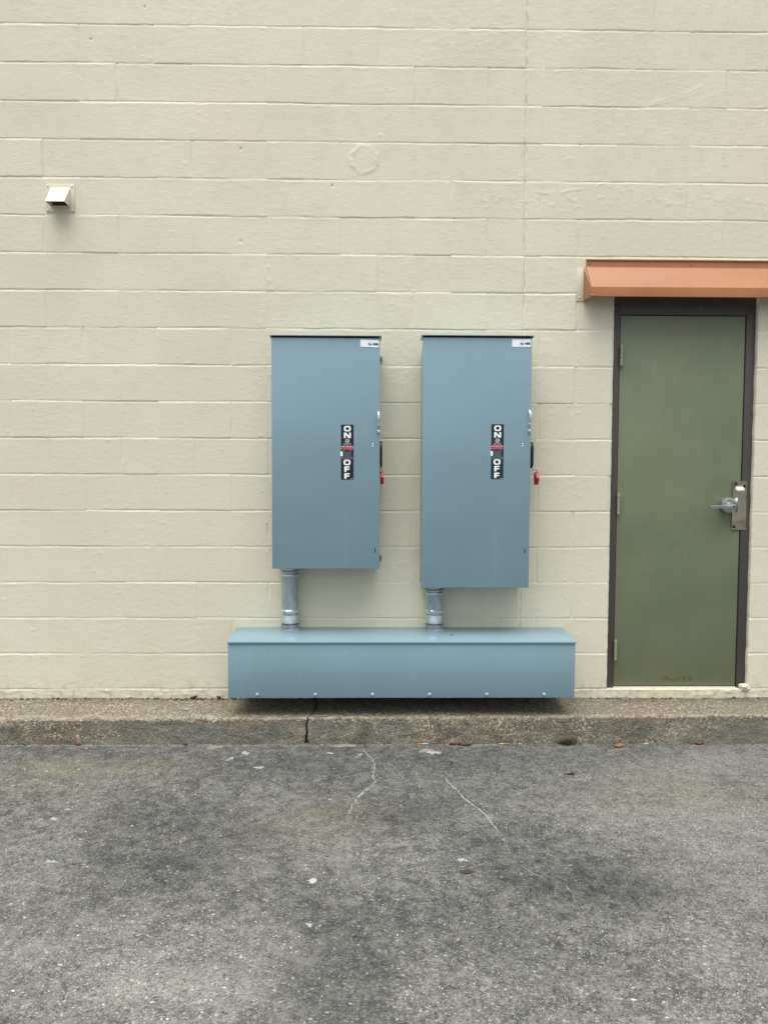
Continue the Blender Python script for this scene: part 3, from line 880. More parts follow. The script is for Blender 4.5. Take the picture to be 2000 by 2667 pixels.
def cabinet(label, x0, x1, z0, zt, stick, base, name_lab, hdl, lever, grip_x):
    """x0..x1 the door, z0 bottom, zt top of the rain lip"""
    t = thing('disconnect_switch', label, 'electrical cabinet', ((x0 + x1) / 2, 0, z0), 'electrical disconnect cabinets on the wall')
    ox, oz = (x0 + x1) / 2, z0
    def L(bm):      # world build coordinates -> local to the Empty
        for v in bm.verts: v.co -= Vector((ox, 0, oz))
        return bm
    part = lambda name, bm, m, parent=t, **k: obj(name, L(bm), m, parent, **k)
    D = -.22
    zd = zt - .009
    # body: back box whose roof falls towards the wall
    bm = BM(); xi = .004
    poly_extrude(bm, [(x0 + xi, .008, z0 + .004), (x0 + xi, -.194, z0 + .004), (x0 + xi, -.194, zd - .001), (x0 + xi, -.135, zd - .004), (x0 + xi, .008, zd - .062)], (x1 - x0 - 2 * xi, 0, 0), .0015)
    part('enclosure', bm, M_BLUE)
    # door pan
    bm = BM(); box(bm, x0, x1, D, -.1965, z0, zd, .0022)
    door = part('cabinet_door', bm, M_BLUE)
    # near-black strip painting the shade in the gap over the door, and the rain lip above it
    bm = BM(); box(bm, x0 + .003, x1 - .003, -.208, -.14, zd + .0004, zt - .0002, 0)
    part('gap_shade', bm, M_DARK)
    bm = BM(); box(bm, x0 - .0075, x1 + .0075, D - .010, -.06, zt, zt + .0028, .0008)
    box(bm, x0 - .0075, x0 - .0045, D - .008, -.09, zt - .006, zt, .0005); box(bm, x1 + .0045, x1 + .0075, D - .008, -.09, zt - .006, zt, .0005)
    part('rain_lip', bm, M_BLUE)
    # stickers
    s = sticker(t, 'switch_position_sticker', stick[0], D - .0006, stick[1], base)
    for v in s.data.vertices: v.co -= Vector((ox, 0, oz))
    nx0, nx1, nz0, nz1, tilt = name_lab
    bm = BM(); box(bm, nx0, nx1, D - .0012, D + .002, nz0, nz1, 0, 0)
    w = nx1 - nx0
    text_into(bm, 'by ABB', nx0 + w * .70, D - .0013, (nz0 + nz1) / 2 - .003, .0175, 1, 'CENTER', .0002, bold=.0009)
    box(bm, nx0 + w * .53, nx0 + w * .60, D - .0015, D, nz1 - .0115, nz1 - .009, 0, 2)
    cx, cz = (nx0 + nx1) / 2, (nz0 + nz1) / 2
    for v in bm.verts: v.co.z += (v.co.x - cx) * tilt
    part('name_plate', bm, [M_STWHT, M_STNAV, M_STGRY])
    # pull handle and its keeper
    hx, hz0, hz1, kz = hdl
    bm = BM()
    box(bm, hx - .0058, hx + .0058, D - .008, D, hz1 - .012, hz1, .0015); box(bm, hx - .0058, hx + .0058, D - .008, D, hz0, hz0 + .010, .0015)
    poly_extrude(bm, [(hx - .006, D - .006, hz1 - .004), (hx - .006, D - .026, hz1 - .018), (hx - .006, D - .026, hz0 + .014), (hx - .006, D - .006, hz0 + .003), (hx - .006, D - .001, hz0 + .005), (hx - .006, D - .020, hz0 + .017), (hx - .006, D - .020, hz1 - .021), (hx - .006, D - .001, hz1 - .008)], (.012, 0, 0), .0012)
    h = part('pull_handle', bm, M_CHROME)
    bm = BM(); box(bm, hx - .0065, hx + .0065, D - .010, D, kz - .0085, kz + .0085, .0018)
    kp = part('handle_keeper', bm, M_CHROME)
    bm = BM(); dome(bm, hx, D - .010, kz, .0026, .0012, 10)
    part('keeper_screw', bm, M_DULL, kp)
    # two rivets and the padlock slot
    for zz in (1.3885, 1.3761):
        bm = BM(); dome(bm, stick[0] + .1362, D, zz + (stick[1] - 1.4919) * .9, .0042, .0028, 12); part('rivet', bm, M_CHROME)
    bm = BM(); sx = x1 - .0235; box(bm, sx - .0028, sx + .0028, D - .0006, D + .002, .8035, .828, .001)
    part('padlock_slot', bm, M_DARK)
    # operating mechanism on the right-hand side
    bm = BM(); e0 = x1 - xi - .002; e1 = e0 + lever
    pts = []
    for a in range(0, 181, 20): pts.append((e0, -.076 - .042 * math.cos(R(a)), 1.372 + .036 * math.sin(R(a))))
    pts += [(e0, -.034, 1.282), (e0, -.060, 1.262), (e0, -.094, 1.262), (e0, -.118, 1.282)]
    poly_extrude(bm, pts, (lever, 0, 0), .002)
    esc = part('handle_base', bm, M_BLACK)
    bm = BM(); dome(bm, e1, -.108, 1.318, .005, .004, 12, 0, 'x', 1); part('pivot_rivet', bm, M_CHROME, esc)
    bm = BM(); gx = grip_x
    tube(bm, [(e1 - .003, -.098, 1.30), (e1 - .003, -.099, 1.272), (e1 - .0025, -.10, 1.258), (gx + .008, -.101, 1.247), (gx + .0095, -.101, 1.236)], .0046, 10, 0, (1, .55))
    poly_extrude(bm, [(e0 + .006, -.118, 1.288), (e0 + .006, -.052, 1.288), (e0 + .006, -.058, 1.236), (e0 + .006, -.106, 1.228)], (.004, 0, 0), .001)
    lv = part('switch_lever', bm, M_SATIN)
    # red grip: six-sided in side view, its nose towards the viewer
    prof = [(-.056, 1.238), (-.100, 1.2405), (-.128, 1.207), (-.100, 1.1705), (-.060, 1.1715), (-.044, 1.207)]
    bm = BM(); poly_extrude(bm, [(gx, y, z) for y, z in prof], (.0165, 0, 0), .0022)
    part('grip', bm, M_RED, lv)
    # mounting lugs by the wall
    for zz in (zt - .084, z0 + .036):
        bm = BM(); box(bm, x1 - .010, x1 + .0135, -.010, -.004, zz - .018, zz + .014, .0012); dome(bm, x1 + .007, -.010, zz, .0045, .004, 10)
        part('mounting_lug', bm, M_DULL)
    return t

cab_a = cabinet('shorter blue-grey cabinet with black on-off sticker, farther from the door', -0.5316, 0.0429, 0.7174, 1.955, (-0.1299, 1.4891), M_STBLK,
                (-0.0614, 0.0366, 1.8987, 1.9362, -0.035), (0.0362, 1.4797, 1.5602, 1.4523), 0.0205, 0.0495)
cab_b = cabinet('taller blue-grey cabinet with navy on-off sticker, beside the green door', 0.2703, 0.8494, 0.6157, 1.9609, (0.6713, 1.495), M_STNAV,
                (0.7432, 0.8438, 1.9051, 1.9441, 0.005), (0.8418, 1.4872, 1.5722, 1.4589), 0.0445, 0.9035)

# ------------------------------------------------------------------ wiring trough
def trough():
    t = thing('wiring_trough', 'long low blue-grey metal trough mounted just above the kerb', 'wiring trough', (.165, 0, .045))
    o = Vector((.165, 0, .045))
    def part(name, bm, m, parent=t):
        for v in bm.verts: v.co -= o
        return obj(name, bm, m, parent)
    bm = BM(); box(bm, -.7515, 1.0785, -.3235, .008, .047, .332, .0015)
    part('trough_body', bm, M_BLUE)
    # removable front cover
    bm = BM(); box(bm, -.7525, 1.0795, -.327, -.3243, .0445, .334, .0012)
    cov = part('front_cover', bm, M_BLUE)
    # lid with a folded lip, falling slightly to the front
    bm = BM()
    poly_extrude(bm, [(-.7575, .008, .3555), (-.7575, -.3335, .3465), (-.7575, -.3345, .3370), (-.7575, -.3315, .3370), (-.7575, -.3300, .3435), (-.7575, .008, .3525)], (1.8435, 0, 0), .0009)
    for xa in (-.7575, 1.0838):
        poly_extrude(bm, [(xa, .006, .353), (xa, -.331, .3445), (xa, -.331, .3375), (xa, .006, .3465)], (.0022, 0, 0), .0006)
    part('lid', bm, M_BLUE)
    first = None
    for i, x in enumerate((-.5995, -.2943, .0077, .3103, .6146, .9186)):
        if first is None:
            bm = BM(); lathe(bm, [(.0105, 0), (.0105, -.0015), (.0085, -.0042), (.0050, -.0058), (.0034, -.0060), (.0030, -.0046), (.0006, -.0046)], 0, 0, 0, 'y', 20)
            first = obj('cover_screw', bm, M_SCREW, t); first.location = Vector((x, -.327, .0603)) - o
        else:
            dup(first, t, Vector((x, -.327, .0603)) - o, (0, random.uniform(0, 3), 0))
    # small dents in the cover and a plugged knock-out hole in the lid
    bm = BM(); dome(bm, -.535, -.3268, .300, .0032, .0012, 10); part('cover_dimple', bm, M_DULL)
    bm = BM(); dome(bm, -.103, -.3268, .273, .0045, .001, 12); part('cover_dimple', bm, M_BLUE)
    bm = BM(); lathe(bm, [(.0075, 0), (.0075, .0016), (.0052, .0024), (.0015, .0024)], .4400, -.19, .3505, 'z', 14); part('hole_plug', bm, M_DARK)
    return t
trough()

# ------------------------------------------------------------------ conduits
def conduit(label, x, zb):
    y = -.064; z0 = .3537
    t = thing('conduit', label, 'conduit pipe', (x, y, z0), 'conduits between the trough and the cabinets')
    def part(name, prof, m):
        bm = BM(); lathe(bm, [(r, z - z0) for r, z in prof], 0, 0, 0, 'z', 48)
        return bm, name, m
    def fin(bm, name, m): return obj(name, bm, m, t, 25)
    fin(*part('locknut', [(.047, .3515), (.0545, .3525), (.0552, .3565), (.0545, .3595), (.047, .3600)], M_ZINC))
    # knurled base of the bottom coupling
    bm = BM(); b = BM(); n = 96; rings = []
    for z in (.3596, .3880):
        rings.append([b.verts.new(((.0468 + (.0011 if i % 8 == 0 else (.0003 if i % 2 else 0))) * math.cos(6.28318 * i / n), (.0468 + (.0011 if i % 8 == 0 else (.0003 if i % 2 else 0))) * math.sin(6.28318 * i / n), z - z0)) for i in range(n)])
    for i in range(n): b.faces.new((rings[0][i], rings[0][(i + 1) % n], rings[1][(i + 1) % n], rings[1][i]))
    b.faces.new(rings[1]); merge(bm, b)
    fin(bm, 'ribbed_collar', M_CAST)
    fin(*part('coupling', [(.0340, .3860), (.0340, .3925), (.0470, .3932), (.0500, .3955), (.0502, .3985), (.0482, .4040), (.0480, .4380), (.0470, .4405), (.0390, .4412), (.0390, .4466),
                           (.0478, .4474), (.0500, .4510), (.0500, .4630), (.0492, .4660), (.0445, .4715), (.0440, .4725)], M_ZINC))
    fin(*part('pipe', [(.0443, .4700), (.0443, zb - .050)], M_GALV))
    fin(*part('hub_fitting', [(.0440, zb - .0560), (.0462, zb - .0550), (.0500, zb - .0505), (.0502, zb - .0460), (.0492, zb - .0425), (.0445, zb - .0385), (.0340, zb - .0375), (.0340, zb - .0325),
                              (.0478, zb - .0318), (.0502, zb - .0290), (.0500, zb - .0265), (.0440, zb - .0235), (.0335, zb - .0225), (.0335, zb - .0190), (.0370, zb - .0185), (.0372, zb + .006)], M_ZINC))
    return t
conduit('longer galvanised conduit pipe rising from the trough to the shorter cabinet', -.4545, .711)
conduit('shorter galvanised conduit pipe rising from the trough to the taller cabinet', .3532, .608)

# ------------------------------------------------------------------ exhaust vent
def vent():
    t = thing('exhaust_vent', 'small cream louvre hood vent high on the wall at far left', 'wall vent', (-1.708, 0, 2.73))
    o = Vector((-1.708, 0, 2.73))
    def part(name, bm, m, parent=t, **k):
        for v in bm.verts: v.co -= o
        return obj(name, bm, m, parent, **k)
    bm = BM(); box(bm, -1.787, -1.631, -.0045, .006, 2.656, 2.8065, .0015)
    part('flange', bm, M_CREAMD)
    bm = BM(); X0, X1, yo, zt, zb = -1.7590, -1.6560, -.088, 2.788, 2.684
    th = .0022
    poly_extrude(bm, [(X0, -.003, zt), (X0, yo, zb + .003), (X0, yo, zb), (X0, yo + .004, zb - .0), (X0, -.003, zt - .006)], (X1 - X0, 0, 0), .0005)      # sloping roof
    for xa in (X0, X1 - th):
        poly_extrude(bm, [(xa, -.003, zt - .004), (xa, yo + .002, zb + .001), (xa, -.003, zb - .001)], (th, 0, 0), .0003)
    part('hood', bm, M_CREAM)
    bm = BM(); box(bm, X0 + .008, X1 - .008, -.0075, -.0035, zb + .006, zt - .018, .0008)
    for i in range(4): box(bm, X0 + .01, X1 - .01, -.014, -.0065, zb + .014 + .018 * i, zb + .018 + .018 * i, .0004)
    part('damper', bm, M_VENTIN)
    for x, z in ((-1.7765, 2.795), (-1.652 + .008, 2.7935), (-1.7765, 2.6665), (-1.642, 2.6645)):
        bm = BM(); dome(bm, x, -.0045, z, .0058, .0042, 14); part('screw', bm, M_CREAMD)
vent()

# ------------------------------------------------------------------ door
def door():
    ORG = Vector((1.755, 0, 0))
    t = thing('door', 'olive green metal door in a dark brown frame, right of the cabinets', 'door', tuple(ORG))
    def part(name, bm, m, parent=t, **k):
        for v in bm.verts: v.co -= ORG
        return obj(name, bm, m, parent, **k)
    yf = .028
    def fr():
        bm = BM()
        box(bm, 1.349, 1.3965, yf, .13, -.004, 2.247, .0018); box(bm, 2.1145, 2.172, yf, .13, -.004, 2.247, .0018)
        box(bm, 1.3966, 2.1144, yf + .0004, .13, 2.1275, 2.2465, .0018)
        box(bm, 1.3970, 1.412, .084, .13, -.004, 2.1270, 0); box(bm, 2.099, 2.114, .084, .13, -.004, 2.1270, 0); box(bm, 1.4125, 2.0985, .084, .13, 2.112, 2.1270, 0)
        return bm
    frame = part('door_frame', fr(), M_FRAME)
    for x, z in ((1.3697, 2.168), (1.846, 2.1626)):
        bm = BM(); dome(bm, x, yf, z, .0048, .0035, 12); part('frame_bolt', bm, M_DULL, frame)
    bm = BM(); box(bm, 1.4005, 2.1095, .0335, .0785, .0065, 2.1235, .002)
    leaf = part('door_leaf', bm, M_GREEN)
    bm = BM(); box(bm, 1.399, 2.112, .022, .14, -.0065, .0005, .001)
    part('threshold', bm, M_CREAMD)
    # hinges
    for zc in (1.8985, 1.059, .2185):
        bm = BM()
        x = 1.4045; y = .0165
        for i in range(5):
            z0 = zc - .0585 + i * .0234
            lathe(bm, [(.0055, z0), (.0090, z0 + .0014), (.0090, z0 + .0220), (.0055, z0 + .0234)], x, y, 0, 'z', 18)
        lathe(bm, [(.0028, zc - .0625), (.0040, zc - .061), (.0040, zc + .061), (.0028, zc + .0625)], x, y, 0, 'z', 12)
        box(bm, x - .002, x + .010, y + .003, .036, zc - .058, zc + .058, .0006)
        part('hinge', bm, M_HINGE)
    # strike guard plate with a pressed raised channel
    gx0, gx1, gz0, gz1 = 2.0605, 2.1420, .9150, 1.1935
    b = BM(); nx, nz = 34, 64
    V = [[None] * (nx + 1) for _ in range(nz + 1)]
    for k in range(nz + 1):
        for i in range(nx + 1):
            u = i / nx; v = k / nz
            x = gx0 + (gx1 - gx0) * u; z = gz0 + (gz1 - gz0) * v
            s = lambda a, b_, q: (lambda w: w * w * (3 - 2 * w))(max(0, min(1, (q - a) / (b_ - a))))
            cap = s(.12, .19, v) * s(.90, .80, v)
            h = .0150 * s(.13, .36, u) * s(.88, .76, u) * cap
            V[k][i] = b.verts.new((x, .0245 - h, z))
    for k in range(nz):
        for i in range(nx): b.faces.new((V[k][i], V[k][i + 1], V[k + 1][i + 1], V[k + 1][i]))
    r = bmesh.ops.extrude_face_region(b, geom=b.faces[:])
    bmesh.ops.translate(b, vec=(0, .003, 0), verts=[v for v in r['geom'] if isinstance(v, bmesh.types.BMVert)])
    guard = part('latch_guard', merge(BM(), b), M_PLATE, angle=50)
    for x, z in ((2.0785, 1.1790), (2.1265, 1.1645), (2.0730, .9310)):
        bm = BM(); dome(bm, x, .0250, z, .0092, .0065, 16); part('rusty_bolt', bm, M_RUST, guard)
    # lever set
    cx, cz = 2.0285, 1.0560
    bm = BM()
    lathe(bm, [(.0435, .034), (.0435, -.0050), (.0425, -.0085), (.0395, -.0098), (.0300, -.0100), (.0285, -.0092), (.0215, -.0092), (.0205, -.0108), (.0165, -.0110), (.0155, -.0098), (.0130, -.0110), (.0130, -.034), (.0115, -.037)], cx, 0, cz, 'y', 48)
    hand = part('lever_handle', bm, M_SATIN, angle=28)
    bm = BM(); P = []
    poly = [(cx + .0165, cz + .0070), (cx - .012, cz + .0066), (cx - .060, cz + .0030), (cx - .098, cz + .0002), (cx - .116, cz - .0008), (cx - .121, cz - .0095), (cx - .117, cz - .0185), (cx - .090, cz - .0190), (cx - .045, cz - .0190), (cx - .010, cz - .0190), (cx + .0165, cz - .0185), (cx + .0215, cz - .006)]
    b = BM()
    poly_extrude(b, [(x, -.046, z) for x, z in poly], (0, .013, 0), .0028)
    for v in b.verts:
        if v.co.x < cx - .092: v.co.y += (cx - .092 - v.co.x) * .9
    merge(bm, b); part('lever', bm, M_SATIN, hand)
    bm = BM(); box(bm, cx + .004, cx + .013, -.0465, -.0452, cz - .0085, cz - .0025, .0003); part('keyhole', bm, M_DARK, hand)
door()

# painted crumbs of mortar heaped at the foot of the right-hand jamb belong to the sill
def mortar_lump():
    b = BM(); bmesh.ops.create_icosphere(b, subdivisions=4, radius=1)
    for v in b.verts:
        n = float(fbm(np.array([v.co.x * 3.1 + v.co.y]), np.array([v.co.z * 3.3 - v.co.y]), 300, 3)[0])
        k = 1 + .55 * n
        v.co = Vector((v.co.x * .030 * k, v.co.y * .018 * k, v.co.z * .020 * k))
    o = obj('mortar_lump', b, M_WALL); o.location = (2.146, .004, .004)
    tag(o, 'crumbling cream painted mortar lump at the right foot of the door frame', 'mortar')
mortar_lump()

# ------------------------------------------------------------------ rain hood over the door
def hood():
    ORG = Vector((1.76, 0, 2.19))
    t = thing('door_canopy', 'terracotta painted metal rain hood fixed on the wall over the green door', 'canopy', tuple(ORG))
    def part(name, bm, m, parent=t, **k):
        for v in bm.verts: v.co -= ORG
        return obj(name, bm, m, parent, **k)
    XL, XR = 1.1895, 2.335
    # (y, z): wall flange, slope, fascia, drip return
    bm = BM()
    outer = [(.006, 2.4245), (-.0065, 2.4245), (-.0065, 2.3815), (-.1180, 2.2495), (-.1200, 2.2470), (-.1200, 2.1965), (-.1080, 2.1955)]
    inner = [(-.1080, 2.1975), (-.1178, 2.1985), (-.1178, 2.2458), (-.0045, 2.3790), (-.0045, 2.4225), (.006, 2.4225)]
    poly_extrude(bm, [(XL, y, z) for y, z in outer + inner], (XR - XL, 0, 0), .0005)
    part('roof_panel', bm, M_COPPER, angle=20)
    # lip folded outwards along the top of the flange
    bm = BM(); box(bm, XL + .001, XR, -.0125, -.0066, 2.4165, 2.4235, .0008); part('drip_edge', bm, M_COPPER)
    for s, xa in ((-1, XL), (1, XR)):
        bm = BM()
        side = [(-.004, 2.3745), (-.1165, 2.2465), (-.1195, 2.2440), (-.1195, 2.2000), (-.1120, 2.1965), (-.004, 2.1925)]
        poly_extrude(bm, [(xa, y, z) for y, z in side], (.0095 * s, 0, 0), .0006)
        # splay: the outer face leans out towards the wall
        for v in bm.verts:
            if (v.co.x - xa) * s > .005: v.co.x += s * (.0105 * (1 + v.co.y / .12) - .0075)
        part('side_panel', bm, M_COPPER, angle=20)
        bm = BM(); x0, x1 = (xa - .050, xa - .012) if s < 0 else (xa + .012, xa + .050)
        box(bm, x0, x1, -.005, .004, 2.1950, 2.3740, .0012)
        fl = part('side_flange', bm, M_CREAMD)
        bm = BM(); dome(bm, (x0 + x1) / 2 + s * .004, -.005, 2.213, .0055, .004, 14); part('screw', bm, M_CREAMD, fl)
    for x in (1.2058, 1.7743, 2.31):
        bm = BM(); dome(bm, x, -.0065, 2.3995, .0062, .0045, 14); part('rivet', bm, M_COPPER)
    bm = BM(); lathe(bm, [(.0055, -.009), (.0055, .004), (.003, .006)], 1.1965, -.1215, 2.2005, 'x', 10); part('corner_bolt', bm, M_DULL)
hood()

# ------------------------------------------------------------------ litter in the gutter
def gzz(x, y): return float(ground_h(np.array([x]), np.array([y]))[0])

def butt(label, x, y, rot, L=.025, filt=True, flip=False):
    t = thing('cigarette_butt', label, 'cigarette butt', (x, y, gzz(x, y) + .0050), 'cigarette butts in the gutter')
    t.rotation_euler = (0, 0, rot)
    s = -1 if flip else 1
    bm = BM(); lathe(bm, [(.0036, -L * .5), (.0040, -L * .49), (.0040, L * .02 if filt else L * .49), (.0037, L * .02 if filt else L * .5)], 0, 0, 0, 'x', 14)
    if s < 0:
        for v in bm.verts: v.co.x *= -1
    obj('filter' if filt else 'paper', bm, M_FILTER if filt else M_PAPER, t)
    if filt:
        bm = BM(); lathe(bm, [(.0039, L * .022), (.0039, L * .46), (.0030, L * .5)], 0, 0, 0, 'x', 14)
        for v in bm.verts:
            if s < 0: v.co.x *= -1
            if abs(v.co.x) > L * .3: v.co.z *= .75
        obj('paper', bm, M_PAPER, t)
butt('cigarette butt with its cork filter to the left, below the two cabinets', .273, kerb_front(.273) - .014, .08, .052)
butt('cigarette butt with its cork filter to the right, left of the weed', .709, kerb_front(.709) - .013, -.06, .050, True, True)
butt('plain white cigarette stub in the gutter under the green door', 1.471, kerb_front(1.471) - .016, .1, .026, False)

def leaf(label, x, y, L, W, rot, m, curl=.006, tilt=0., z=None, name='dead_leaf', grp='dead leaves in the gutter'):
    b = BM(); n = 9; rows = []
    for i in range(n + 1):
        s = i / n
        w = W * math.sin(math.pi * min(1, s * .93 + .04)) ** .8
        cx = L * (s - .5)
        rows.append([b.verts.new((cx, w * k, curl * (k * k) * 1.1 + curl * .9 * (s - .5) ** 2 * 4 + .0012 * math.sin(7 * s + 3 * k))) for k in (-1, -.5, 0, .5, 1)])
    for A, B in zip(rows, rows[1:]):
        for j in range(4): b.faces.new((A[j], A[j + 1], B[j + 1], B[j]))
    r = bmesh.ops.extrude_face_region(b, geom=b.faces[:])
    bmesh.ops.translate(b, vec=(0, 0, .0007), verts=[v for v in r['geom'] if isinstance(v, bmesh.types.BMVert)])
    bm = merge(BM(), b)
    tube(bm, [(-L * .5, 0, curl), (-L * .62, .002, curl * .8), (-L * .74, .006, curl * .4)], [.001, .0009, .0006], 6)
    o = obj(name, bm, m); o.location = (x, y, (gzz(x, y) if z is None else z) + .0018)
    o.rotation_euler = (tilt, 0, rot)
    tag(o, label, 'leaf', grp)
    return o
leaf('long flat brown dead leaf in the gutter under the taller cabinet', .497, kerb_front(.497) - .018, .078, .013, .05, M_LEAFB, .004)
leaf('small dark rotten leaf against the kerb, touching the long brown leaf', .437, kerb_front(.437) - .012, .034, .010, .3, M_LEAFD, .004)
leaf('orange curled dead leaf on the concrete below the door', 1.315, kerb_front(1.315) - .045, .066, .017, .45, M_LEAFO, .006, .12)
leaf('dark red dead leaf lying against the kerb below the door', 1.761, kerb_front(1.761) - .016, 1.0 * .052, .010, .02, M_LEAFR, .005)
leaf('tiny red dead leaf in the gutter at far left', -1.535, kerb_front(-1.535) - .014, .026, .010, .2, M_LEAFR, .004)
leaf('tiny dark dead leaf in the gutter midway between far left and the trough', -.975, kerb_front(-.975) - .012, .026, .008, -.2, M_LEAFD, .003)
leaf('black shrivelled leaf lying flat on the bare concrete right of centre', .96, -.725, .042, .006, .1, M_LEAFD, .003)
leaf('dark oval leaf pressed on the concrete near the long right crack', .35, -1.62, .042, .014, .05, M_LEAFG, .001)
for i, (x, L, rt, lab) in enumerate(((-1.005, .038, .6, 'largest of the dark leaf scraps at the foot of the wall left of trough'),
                                     (-.86, .026, -.4, 'thin dark leaf scrap at the foot of the wall, between two others'),
                                     (-.782, .024, 1.1, 'dark brown leaf scrap at the foot of the wall nearest the trough'))):
    leaf(lab, x, -.022, L, .010, rt, M_LEAFD if i < 2 else M_LEAFB, .008, .3, -.0535, 'leaf_scrap', 'leaf scraps at the foot of the wall')

def weed():
    rr = random.Random(9); bm = BM()
    for i in range(95):
        a = rr.uniform(0, 6.283); x = rr.gauss(0, .024); y = rr.uniform(-.022, .012)
        L = rr.uniform(.018, .058); lean = rr.uniform(.3, 1.25)
        p = [(x, y, 0), (x + L * .4 * math.cos(a) * lean, y - abs(L * .3 * math.sin(a)) * lean, L * .55), (x + L * .95 * math.cos(a) * lean, y - abs(L * .6 * math.sin(a)) * lean, L * rr.uniform(.25, .85))]
        tube(bm, p, [.0013, .0011, .0004], 5)
    x = 1.045; y = kerb_front(x) - .010
    o = obj('weed', bm, M_WEED); o.location = (x, y, gzz(x, y) - .001)
    tag(o, 'tuft of dry brown weed growing in the gutter below the trough end', 'weed')
weed()

def gum():
    bm = BM(); n = 18; b = BM()
    ph = .6
    rings = []
    for rr_, h in ((1., 0), (.96, .002), (.75, .0034), (.35, .0038)):
        rings.append([b.verts.new((.0140 * rr_ * (1 + .12 * math.sin(3 * 6.283 * i / n + ph)) * math.cos(6.283 * i / n), .0165 * rr_ * (1 + .1 * math.sin(2 * 6.283 * i / n)) * math.sin(6.283 * i / n), h)) for i in range(n)])
    for A, B in zip(rings, rings[1:]):
        for i in range(n): b.faces.new((A[i], A[(i + 1) % n], B[(i + 1) % n], B[i]))
    b.faces.new(rings[-1]); merge(bm, b)
    o = obj('chewing_gum', bm, M_GUM); o.location = (-.204, -1.682, gzz(-.204, -1.682))
    tag(o, 'round white flattened piece of gum on the bare concrete left of centre', 'gum')
gum()

# loose grit along the foot of the wall and in the gutter: nobody could count it
def grit_strip():
    rr = random.Random(21); bm = BM()
    base = BM(); bmesh.ops.create_icosphere(base, subdivisions=1, radius=1)
    V = [v.co.copy() for v in base.verts]; F = [[v.index for v in f.verts] for f in base.faces]; base.free()
    def stone(x, y, z, r, mi):
        k = [rr.uniform(.65, 1.25) for _ in V]; sx, sy, sz = rr.uniform(.8, 1.4), rr.uniform(.8, 1.3), rr.uniform(.45, .8)
        a = rr.uniform(0, 6.28); ca, sa = math.cos(a), math.sin(a)
        vs = []
        for v, q in zip(V, k):
            px, py, pz = v.x * sx * q * r, v.y * sy * q * r, v.z * sz * q * r
            vs.append(bm.verts.new((x + px * ca - py * sa, y + px * sa + py * ca, z + pz)))
        for f in F:
            bm.faces.new([vs[i] for i in f]).material_index = mi
    for i in range(520):
        x = rr.uniform(-2.3, -.74) if i % 3 else rr.choice((rr.uniform(1.1, 2.5), rr.uniform(-.75, 1.1)))
        y = -.006 - abs(rr.gauss(0, .016))
        stone(x, y, -.0525 + .032 * y, rr.uniform(.0022, .0065) * (1 if rr.random() < .85 else 1.5), rr.choice((0, 0, 1, 1, 2, 3)))
    for i in range(420):
        x = rr.uniform(-2.1, 2.4); y = kerb_front(x) - .005 - abs(rr.gauss(0, .012))
        stone(x, y, gzz(x, y) + .001, rr.uniform(.0015, .0042), rr.choice((0, 0, 1, 2, 3)))
    for i in range(160):
        x = rr.uniform(-2.0, 2.2); y = -.38 - 1.9 * rr.random()
        stone(x, y, gzz(x, y) + .001, rr.uniform(.0015, .0038), rr.choice((1, 2, 3, 4)))
    o = obj('grit', bm, [M_G1, M_G2, M_G3, M_G4, M_PAPER])
    tag(o, 'loose brown and grey grit along the wall foot and the gutter', 'grit', kind='stuff')
M_G1 = simple('dark_brown_grit', '#3a2f25', .9, 0, .3, 200); M_G2 = simple('grey_grit', '#6f6b63', .9, 0, .25, 200)
M_G3 = simple('tan_grit', '#86765d', .9, 0, .25, 200); M_G4 = simple('black_grit', '#211d1a', .9, 0, .2, 200)
grit_strip()

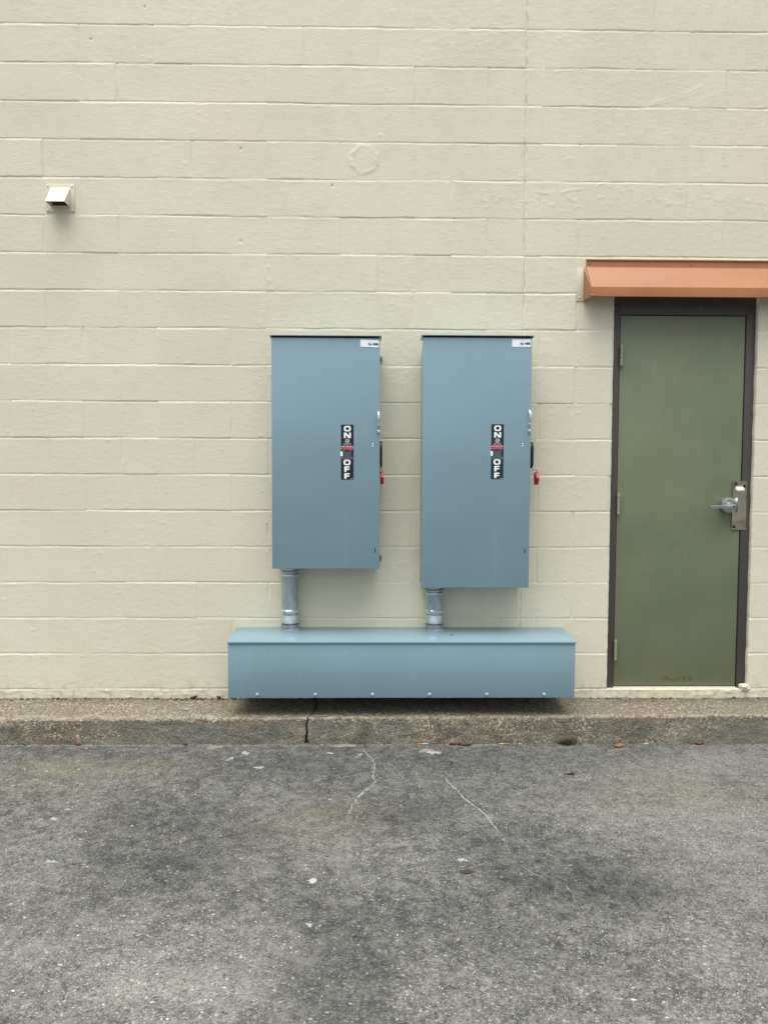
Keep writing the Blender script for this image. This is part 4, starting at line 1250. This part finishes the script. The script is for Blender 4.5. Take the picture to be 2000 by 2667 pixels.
# ------------------------------------------------------------------ camera
pitch, yaw, roll, DIST, CAMH = 0.055054477577891406, -0.01618886428688013, -0.0038357835428161993, 4.33948658593274, 1.250917129712963
Rz = Matrix.Rotation(yaw, 3, 'Z'); Rx = Matrix.Rotation(-pitch, 3, 'X'); Ry = Matrix.Rotation(roll, 3, 'Y')
Rm = Rz @ Rx @ Ry
right, fwd, up = Rm.col[0], Rm.col[1], Rm.col[2]
cm = Matrix((right, up, -fwd)).transposed()
cam = bpy.data.cameras.new('camera'); co = bpy.data.objects.new('camera', cam); COL.objects.link(co)
co.matrix_world = Matrix.Translation((0, -DIST, CAMH)) @ cm.to_4x4()
cam.sensor_fit = 'VERTICAL'; cam.sensor_height = 36; cam.sensor_width = 36
cam.lens = 36 * 2004 / 2667
cam.clip_end = 500; cam.clip_start = .05
scene.camera = co

# ------------------------------------------------------------------ light: overcast daylight
w = bpy.data.worlds.new('World'); scene.world = w; w.use_nodes = True
nt = w.node_tree; bg = nt.nodes['Background']
sky = nt.nodes.new('ShaderNodeTexSky'); sky.sky_type = 'NISHITA'; sky.sun_disc = False
EL, AZ = 74, 200            # sun behind the viewer, high, a little to the left
sky.sun_elevation = R(EL); sky.sun_rotation = R(AZ)
sky.air_density = 1.2; sky.dust_density = 5.0; sky.ozone_density = 1.0
hs = nt.nodes.new('ShaderNodeHueSaturation'); hs.inputs['Saturation'].default_value = .34
nt.links.new(sky.outputs['Color'], hs.inputs['Color']); nt.links.new(hs.outputs['Color'], bg.inputs['Color'])
bg.inputs['Strength'].default_value = .10
sun = bpy.data.lights.new('sun', 'SUN'); so = bpy.data.objects.new('sun', sun); COL.objects.link(so)
sun.energy = 1.5; sun.angle = R(60); sun.color = (1., .985, .95)
a = R(AZ); d = Vector((math.sin(a) * math.cos(R(EL)), math.cos(a) * math.cos(R(EL)), math.sin(R(EL))))   # towards the sun
so.rotation_euler = d.to_track_quat('Z', 'Y').to_euler()
vs = scene.view_settings
scene.display_settings.display_device = 'sRGB'
vs.view_transform = 'Standard'; vs.look = 'None'; vs.gamma = 1; vs.exposure = .96
scene.cycles.use_denoising = True
scene.cycles.max_bounces = 6
